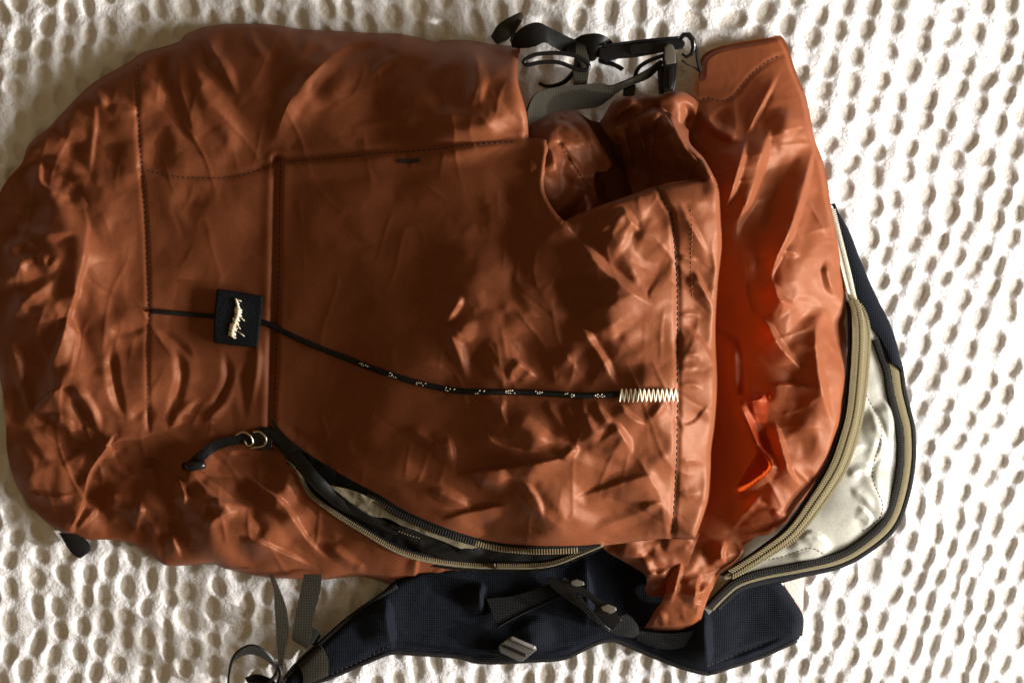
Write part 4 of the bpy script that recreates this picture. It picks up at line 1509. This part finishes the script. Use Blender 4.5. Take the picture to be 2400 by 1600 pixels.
# wide black band on the outer edge
BB_A = smooth_path([(1948, 478), (1964, 560), (1990, 640), (2010, 705), (2040, 760), (2068, 800), (2088, 850)])
BB_B = smooth_path([(1952, 480), (1988, 536), (2018, 612), (2052, 690), (2086, 758), (2104, 812), (2114, 872)])
ba, bb = np.column_stack([BB_A, np.linspace(22, 56, len(BB_A))]), np.column_stack([BB_B, np.linspace(14, 40, len(BB_B))])
strip("edge_band", ba, bb, PADDING, linflap, 5, crown=8)
# outer black coil zipper
OC = smooth_path([(2052, 796), (2064, 830), (2078, 870), (2086, 921), (2100, 975), (2108, 1010), (2110, 1077), (2098, 1153), (2072, 1220), (2014, 1273), (1957, 1304), (1880, 1323), (1785, 1342), (1727, 1361), (1693, 1388), (1662, 1420)])
oc = on(OC, z_lin, 8)
oc[:, 2] = np.convolve(np.pad(oc[:, 2], 9, mode='edge'), np.ones(19) / 19, 'valid')
zip_o = bpy.data.objects.new("zipper", None)
COL.objects.link(zip_o)
zip_o.parent = bag
c0, t0, s0, u0 = frames(oc)
tanp = np.gradient(oc[:, :2], axis=0)
tanp /= np.linalg.norm(tanp, axis=1)[:, None]
nor = np.column_stack([tanp[:, 1], -tanp[:, 0]])
def offset(p, d, dz=0):
    q = p.copy()
    q[:, :2] += nor * (np.asarray(d).reshape(-1, 1) if np.ndim(d) else d)
    q[:, 2] += dz
    return q
strip("zipper_tape", offset(oc, -9, -1), offset(oc, 9, -2), TAPE_BLACK, zip_o, 3, crown=4)
teeth("zipper_teeth", oc + [0, 0, 4], TEETH_BLACK, zip_o, 5.6, 12, 3.4, 4, lift=1.5)
wv = np.interp(np.linspace(0, 1, len(oc)), [0, .5, .62, 1], [30, 24, 20, 14])
strip("zipper_tape", offset(oc, 10, -4), offset(oc, wv, -10), TAPE, zip_o, 3, crown=2)
dk = np.linspace(0, 1, len(oc))
strip("edge_piping", offset(oc, wv + 3, -8)[:int(len(oc) * .99)], offset(oc, wv + 11, -16)[:int(len(oc) * .99)], BINDING, zip_o, 6, crown=3)
lo_i = int(len(oc) * .58)
strip("edge_band", offset(oc, 10, -6)[lo_i:], offset(oc, np.interp(dk, [0, .6, .8, 1], [20, 20, 34, 16]), -22)[lo_i:], PADDING, zip_o, 5, crown=5)

# ------------------------------------------------------------------ padded shoulder strap
ST_TOP = smooth_path([(650, 1625), (672, 1585), (698, 1551), (752, 1501), (814, 1447), (877, 1402), (935, 1355), (1010, 1330), (1120, 1315), (1300, 1290), (1420, 1262), (1560, 1290),
                      (1680, 1330), (1780, 1330), (1832, 1367)])
ST_R = smooth_path([(1832, 1367), (1859, 1402), (1882, 1444), (1880, 1470), (1874, 1494)])
ST_BOT = smooth_path([(1874, 1494), (1859, 1505), (1783, 1539), (1720, 1560), (1675, 1576), (1649, 1578), (1591, 1562), (1515, 1532), (1457, 1507), (1436, 1501), (1410, 1504), (1378, 1517), (1321, 1543),
                      (1244, 1549), (1168, 1553), (1114, 1551), (1072, 1540), (1010, 1535), (957, 1532), (914, 1531), (860, 1552), (794, 1580), (731, 1604), (700, 1630), (650, 1625)])
strap_tps = TPS([(660, 1610, 26), (752, 1530, 36), (850, 1480, 46), (950, 1450, 40), (1100, 1450, 36), (1130, 1400, 48), (1300, 1400, 52), (1400, 1400, 44), (1250, 1500, 46), (1440, 1470, 40),
                 (1500, 1450, 34), (1640, 1500, 60), (1560, 1500, 46), (1750, 1450, 36), (1850, 1440, 44), (1800, 1380, 36)])
STRAP_FOLDS = parse_strokes("""
s 20 22 905,1400 908,1460 920,1528
r -7 40 960,1400 970,1480 980,1528
s 22 16 1130,1360 1126,1400 1128,1440
r -6 40 1180,1400 1200,1440 1190,1500
s 18 18 1370,1290 1380,1380 1372,1480
r 12 24 1230,1440 1250,1500 1260,1540
r -6 36 1310,1420 1320,1480 1330,1530
s 22 20 1652,1420 1655,1500 1660,1575
r -4 40 1740,1420 1760,1480 1740,1530
c -7 5 760,1590 850,1545 914,1512 1000,1518 1100,1532 1250,1530 1350,1508 1430,1484
c -7 5 1655,1560 1720,1535 1800,1505 1850,1485
r -10 16 1450,1490 1520,1510 1600,1540
""")
def z_strap(x, y):
    x, y = np.asarray(x, float), np.asarray(y, float)
    d = np.full(x.shape, 1e9)
    for s in (ST_TOP[::3], ST_R[::2], ST_BOT[::3]):
        dd, _, _ = seg_dist(x, y, s)
        d = np.minimum(d, dd)
    t = np.clip(d / 26, 0, 1)
    prof = np.sqrt(1 - (1 - t) ** 2)
    z = strap_tps(x, y) + 1.5 * strokes(x, y, STRAP_FOLDS) + 3 * crumple(x, y, 90, 640)
    return np.maximum(6 + (z - 6) * (0.35 + .65 * prof), 4)
strap = cloth("shoulder_strap", join(ST_TOP, ST_R, ST_BOT), z_strap, PADDING, bag, 4.5)
strap["label"] = "padded navy black shoulder strap folded below the bag"
sb = smooth_path([(1865, 1500), (1783, 1537), (1720, 1558), (1675, 1573), (1649, 1575), (1591, 1559), (1515, 1529), (1457, 1504), (1436, 1498), (1410, 1501), (1378, 1514), (1321, 1540),
                  (1244, 1546), (1168, 1550), (1114, 1548), (1072, 1537), (957, 1529), (914, 1528), (860, 1549), (794, 1577), (735, 1600)])
tube("binding", on(sb, z_strap, 1), 6.5, BINDING, strap, 8, .9)
st2 = smooth_path([(660, 1600), (700, 1552), (754, 1504), (816, 1450), (879, 1405), (930, 1372)])
tube("binding", on(st2, z_strap, 1), 6.5, BINDING, strap, 8, .9)
stitches("stitching", on(smooth_path([(765, 1585), (850, 1545), (914, 1512)]), z_strap, .8), THREAD, strap, 8, 4, 1.4)
stitches("stitching", on(smooth_path([(1655, 1560), (1720, 1535), (1790, 1508)]), z_strap, .8), THREAD, strap, 8, 4, 1.4)
eb = on(smooth_path([(1836, 1372), (1860, 1408), (1880, 1446), (1878, 1488)]), z_strap, 3)
strip("binding", eb + [-22, 4, 2], eb + [3, 0, -4], BINDING, strap, 5, crown=3)
# stitched end patch of the strap
pe = on(smooth_path([(752, 1512), (768, 1545), (770, 1582)]), z_strap, 5)
pe2 = on(smooth_path([(698, 1556), (710, 1580), (712, 1606)]), z_strap, 5)
strip("end_patch", pe2, pe, WEBBING, strap, 4, crown=2, nx=8)
# pale mesh edge of the back showing beyond the strap
pm = np.array([(1836, 1352, 16), (1866, 1352, 12), (1884, 1362, 8)])
pm2 = np.array([(1842, 1380, 16), (1866, 1410, 12), (1882, 1438, 8)])
strip("pale_mesh_edge", pm, pm2, PALE_EDGE, bag, 4)

# webbing crossing the strap and its clip
wa = np.array([(1140, 1402, 62), (1200, 1396, 68), (1260, 1378, 78), (1325, 1352, 86)])
wb = np.array([(1166, 1468, 58), (1225, 1436, 64), (1300, 1402, 76), (1345, 1380, 84)])
strip("webbing", wa, wb, TAPE_BLACK, strap, 4)
ed = np.array([(1166, 1469, 60), (1225, 1437, 66), (1300, 1403, 78), (1345, 1381, 86)])
tube("webbing_edge", ed, 2.0, BINDING, strap)
clip = bpy.data.objects.new("clip_buckle", None)
COL.objects.link(clip)
clip.parent = bag
clip["label"] = "black plastic side release clip resting on the shoulder strap"
tl = lambda x, y: (x - 1280) * 0.06
plate("clip_body", [(1277, 1356), (1290, 1350), (1330, 1362), (1372, 1378), (1410, 1408), (1440, 1432), (1458, 1452), (1440, 1476), (1428, 1478), (1392, 1452), (1360, 1424), (1330, 1404), (1300, 1384)],
      84, 104, BLACK_PLASTIC, clip, 5, tilt=tl,
      holes=[[(1356, 1398), (1376, 1398), (1394, 1416), (1398, 1430), (1384, 1430), (1364, 1416)]])
tube("clip_rail", np.array([(1352, 1392, 116), (1368, 1412, 118), (1390, 1438, 120), (1412, 1462, 118), (1430, 1476, 112)]), 4, BLACK_PLASTIC, clip)
plate("clip_tab", [(1336, 1360), (1352, 1356), (1368, 1362), (1371, 1370), (1352, 1374), (1338, 1370)], 110, 120, plain("worn_plastic", (.085, .08, .065), .2, .5), clip, 4)
plate("clip_tab", [(1406, 1420), (1424, 1414), (1444, 1422), (1446, 1430), (1430, 1438), (1410, 1430)], 112, 122, plain("worn_plastic", (.085, .08, .065), .2, .5), clip, 4)
strip("webbing", np.array([(1446, 1446, 112), (1470, 1440, 108), (1492, 1460, 96), (1500, 1482, 72)]),
      np.array([(1424, 1478, 104), (1442, 1486, 98), (1466, 1492, 88), (1486, 1494, 66)]), TAPE_BLACK, clip, 5, crown=2)
strip("webbing", np.array([(1500, 1478, 60), (1560, 1484, 66), (1620, 1478, 74), (1640, 1464, 72)]),
      np.array([(1490, 1500, 50), (1550, 1520, 56), (1600, 1516, 66), (1648, 1494, 66)]), TAPE_BLACK, clip, 5, crown=3)
# grey ladder lock at the lower edge of the strap
lad = plate("ladder_lock", [(1168, 1512), (1194, 1492), (1202, 1490), (1256, 1514), (1258, 1522), (1226, 1548), (1216, 1549), (1172, 1528)], 56, 66, plain("grey_plastic", (.07, .068, .062), .3, .6, bump=.1), bag, 3)
tube("bar", np.array([(1196, 1494, 68), (1225, 1506, 71), (1254, 1518, 68)]), 5, plain("grey_plastic_edge", (.16, .15, .14), .3, .6), lad)
tube("bar", np.array([(1180, 1512, 67), (1206, 1523, 70), (1234, 1536, 67)]), 3.5, BLACK_PLASTIC, lad)
strip("webbing", np.array([(1140, 1522, 48), (1160, 1530, 56), (1190, 1520, 64)]), np.array([(1150, 1530, 46), (1176, 1545, 54), (1214, 1546, 62)]), TAPE_BLACK, lad, 3)

# ------------------------------------------------------------------ two webbing tails and a loop at the lower left
lowsl = bpy.data.objects.new("strap_tail", None)
COL.objects.link(lowsl)
lowsl.parent = bag
strip("webbing", np.array([(630, 1345, 46), (641, 1370, 60), (643, 1420, 70), (646, 1460, 60), (648, 1500, 44), (652, 1552, 30), (655, 1600, 26)]),
      np.array([(640, 1345, 46), (655, 1378, 58), (670, 1420, 66), (676, 1460, 58), (676, 1490, 46), (664, 1548, 32), (660, 1600, 28)]), WEBBING, lowsl, 5)
strip("webbing", np.array([(712, 1345, 40), (705, 1380, 52), (694, 1430, 60), (688, 1460, 58), (684, 1492, 44), (686, 1500, 36)]),
      np.array([(754, 1345, 40), (750, 1385, 52), (738, 1432, 60), (732, 1462, 58), (728, 1500, 44), (720, 1520, 34)]), WEBBING, lowsl, 5)
strip("webbing", np.array([(728, 1470, 40), (745, 1478, 34), (752, 1490, 26)]), np.array([(722, 1500, 36), (732, 1512, 30), (740, 1508, 22)]), BLACK_LIN, lowsl, 4)
loop = np.array([(538, 1622, 20), (538, 1590, 34), (546, 1548, 52), (565, 1524, 66), (592, 1515, 72), (620, 1528, 66), (640, 1550, 54), (646, 1570, 42), (636, 1588, 30), (618, 1604, 22)], float)
lt = loop.copy(); lt[:, 2] += 14
wdt = np.array([3, 3, 6, 14, 18, 16, 12, 8, 6, 4.0])
la = loop.copy(); la[:, 1] -= 2; la[:, 2] += 22
lb = loop.copy(); lb[:, 1] += wdt; lb[:, 2] -= 12
strip("loop", la, lb, BLACK_LIN, lowsl, 5)
strip("webbing", np.array([(574, 1588, 30), (600, 1580, 34), (640, 1594, 30), (660, 1625, 24)]), np.array([(582, 1604, 26), (604, 1600, 28), (622, 1606, 26), (636, 1630, 22)]), TAPE_BLACK, lowsl, 4)
tube("edge", np.array([(652, 1556, 36), (658, 1580, 36), (650, 1604, 30), (640, 1625, 26)]), 5, BLACK_LIN, lowsl)
# little tab under the lower left corner
strip("pull_tab", np.array([(138, 1248, 18), (158, 1282, 16), (172, 1300, 12), (188, 1308, 8)]), np.array([(176, 1252, 18), (196, 1262, 16), (210, 1276, 12), (212, 1290, 8)]), BLACK_LIN, bag, 6, crown=3)

# ------------------------------------------------------------------ top compression straps and buckles
strip("webbing", np.array([(1236, 262, 176), (1255, 222, 172), (1303, 205, 140), (1373, 198, 110), (1411, 197, 100), (1430, 203, 96), (1469, 190, 98), (1517, 165, 100), (1550, 141, 98)]),
      np.array([(1238, 296, 150), (1277, 273, 148), (1303, 262, 130), (1367, 256, 100), (1405, 249, 84), (1432, 230, 80), (1469, 205, 84), (1523, 183, 88), (1556, 148, 92)]), WEBBING, bag, 5)
strip("webbing", np.array([(1348, 96, 72), (1350, 112, 92), (1346, 140, 96), (1344, 172, 98), (1346, 205, 104)]),
      np.array([(1372, 90, 74), (1374, 116, 92), (1383, 146, 92), (1379, 178, 94), (1374, 208, 100)]), WEBBING, bag, 5)
strip("strap_end", np.array([(1150, 86, 60), (1170, 56, 64), (1216, 30, 58), (1225, 34, 52)]), np.array([(1164, 104, 66), (1188, 92, 76), (1208, 70, 70), (1226, 40, 56)]), WEBBING, bag, 7, crown=2)
tube("strap_end_edge", np.array([(1197, 98, 70), (1207, 72, 74), (1222, 48, 64)]), 3.0, WEBBING, bag)
strip("webbing", np.array([(1195, 92, 64), (1212, 74, 84), (1236, 58, 98), (1262, 53, 102), (1290, 66, 96), (1330, 86, 84), (1358, 98, 76)]),
      np.array([(1200, 112, 62), (1228, 114, 80), (1252, 110, 92), (1278, 100, 94), (1300, 112, 84), (1330, 128, 72), (1356, 132, 64)]), BLACK_LIN, bag, 5)
strip("webbing", np.array([(1346, 92, 70), (1366, 82, 90), (1398, 79, 104), (1424, 88, 96), (1444, 108, 72)]),
      np.array([(1354, 132, 62), (1370, 142, 78), (1390, 144, 86), (1404, 132, 84), (1412, 118, 70)]), BLACK_LIN, bag, 5)
rl = tube("strap_ring", np.array([(1226, 150, 110), (1234, 138, 112), (1262, 127, 112), (1310, 125, 110), (1350, 132, 108), (1374, 146, 106), (1380, 158, 104), (1368, 166, 104), (1345, 160, 105),
                           (1310, 147, 107), (1270, 146, 108), (1240, 152, 110)]), 5.0, BLACK_PLASTIC, bag, closed=True)
strip("webbing", np.array([(1262, 196, 92), (1286, 202, 90), (1318, 192, 92), (1344, 166, 98)]), np.array([(1262, 200, 84), (1286, 207, 82), (1324, 198, 84), (1350, 172, 90)]), BLACK_LIN, bag, 4)

bk = bpy.data.objects.new("side_release_buckle", None)
COL.objects.link(bk)
bk.parent = bag
bk["label"] = "long black plastic side release buckle above the mouth"
tb = lambda x, y: (1500 - x) * 0.02
plate("buckle_body", [(1404, 112), (1440, 104), (1500, 97), (1560, 90), (1596, 90), (1606, 100), (1604, 114), (1570, 120), (1520, 130), (1486, 136), (1452, 138), (1420, 146), (1402, 136)], 70, 94, BLACK_PLASTIC, bk, 4, tilt=tb)
plate("release_button", [(1478, 106), (1520, 100), (1532, 104), (1532, 118), (1520, 124), (1480, 128), (1474, 120)], 94, 103, BLACK_PLASTIC, bk, 3, tilt=tb)
plate("prong", [(1402, 136), (1430, 142), (1452, 152), (1464, 160), (1456, 168), (1440, 158), (1416, 152), (1402, 148)], 56, 70, BLACK_PLASTIC, bk, 3)
tube("buckle_rail", np.array([(1412, 108, 98), (1470, 100, 98), (1540, 92, 98), (1592, 88, 96)]), 3.2, BLACK_PLASTIC, bk)
tube("hook", np.array([(1594, 92, 90), (1602, 82, 96), (1614, 82, 96), (1624, 94, 92), (1626, 112, 86), (1620, 128, 80), (1608, 134, 78), (1598, 126, 80)]), [5, 6, 7, 7, 6, 5, 4, 3], BLACK_PLASTIC, bk, step=None)
strip("webbing", np.array([(1612, 84, 92), (1630, 110, 84), (1634, 140, 72), (1642, 172, 56)]), np.array([(1616, 84, 86), (1636, 112, 76), (1640, 140, 64), (1646, 160, 52)]), TAPE_BLACK, bk, 4)
tube("cord", np.array([(1598, 142, 60), (1612, 152, 60), (1630, 160, 54), (1641, 170, 46)]), 2.0, BLACK_CORD, bk)

b2 = bpy.data.objects.new("strap_adjuster", None)
COL.objects.link(b2)
b2.parent = bag
b2["label"] = "black strap adjuster standing at the end of the side webbing"
plate("adjuster_body", [(1556, 112), (1566, 104), (1576, 106), (1584, 120), (1588, 146), (1586, 180), (1580, 214), (1556, 218), (1552, 200), (1556, 170), (1552, 140)], 84, 112, BLACK_PLASTIC, b2, 4)
plate("adjuster_cap", [(1557, 112), (1566, 103), (1576, 105), (1583, 120), (1585, 148), (1560, 152), (1556, 138)], 112, 119, plain("scuffed_plastic", (.075, .066, .05), .4, .5), b2, 3)
plate("adjuster_bar", [(1566, 160), (1578, 158), (1580, 180), (1576, 208), (1566, 210)], 112, 122, BLACK_PLASTIC, b2, 3)
tube("adjuster_loop", np.array([(1490, 192, 60), (1490, 172, 76), (1500, 156, 88), (1524, 142, 94), (1556, 130, 96)]), 5, BLACK_PLASTIC, b2)
plate("adjuster_leg", [(1460, 194), (1486, 186), (1490, 206), (1486, 226), (1460, 226)], 52, 66, BLACK_PLASTIC, b2, 3)
plate("adjuster_leg", [(1540, 160), (1556, 152), (1558, 200), (1556, 222), (1544, 222)], 60, 84, BLACK_PLASTIC, b2, 3)
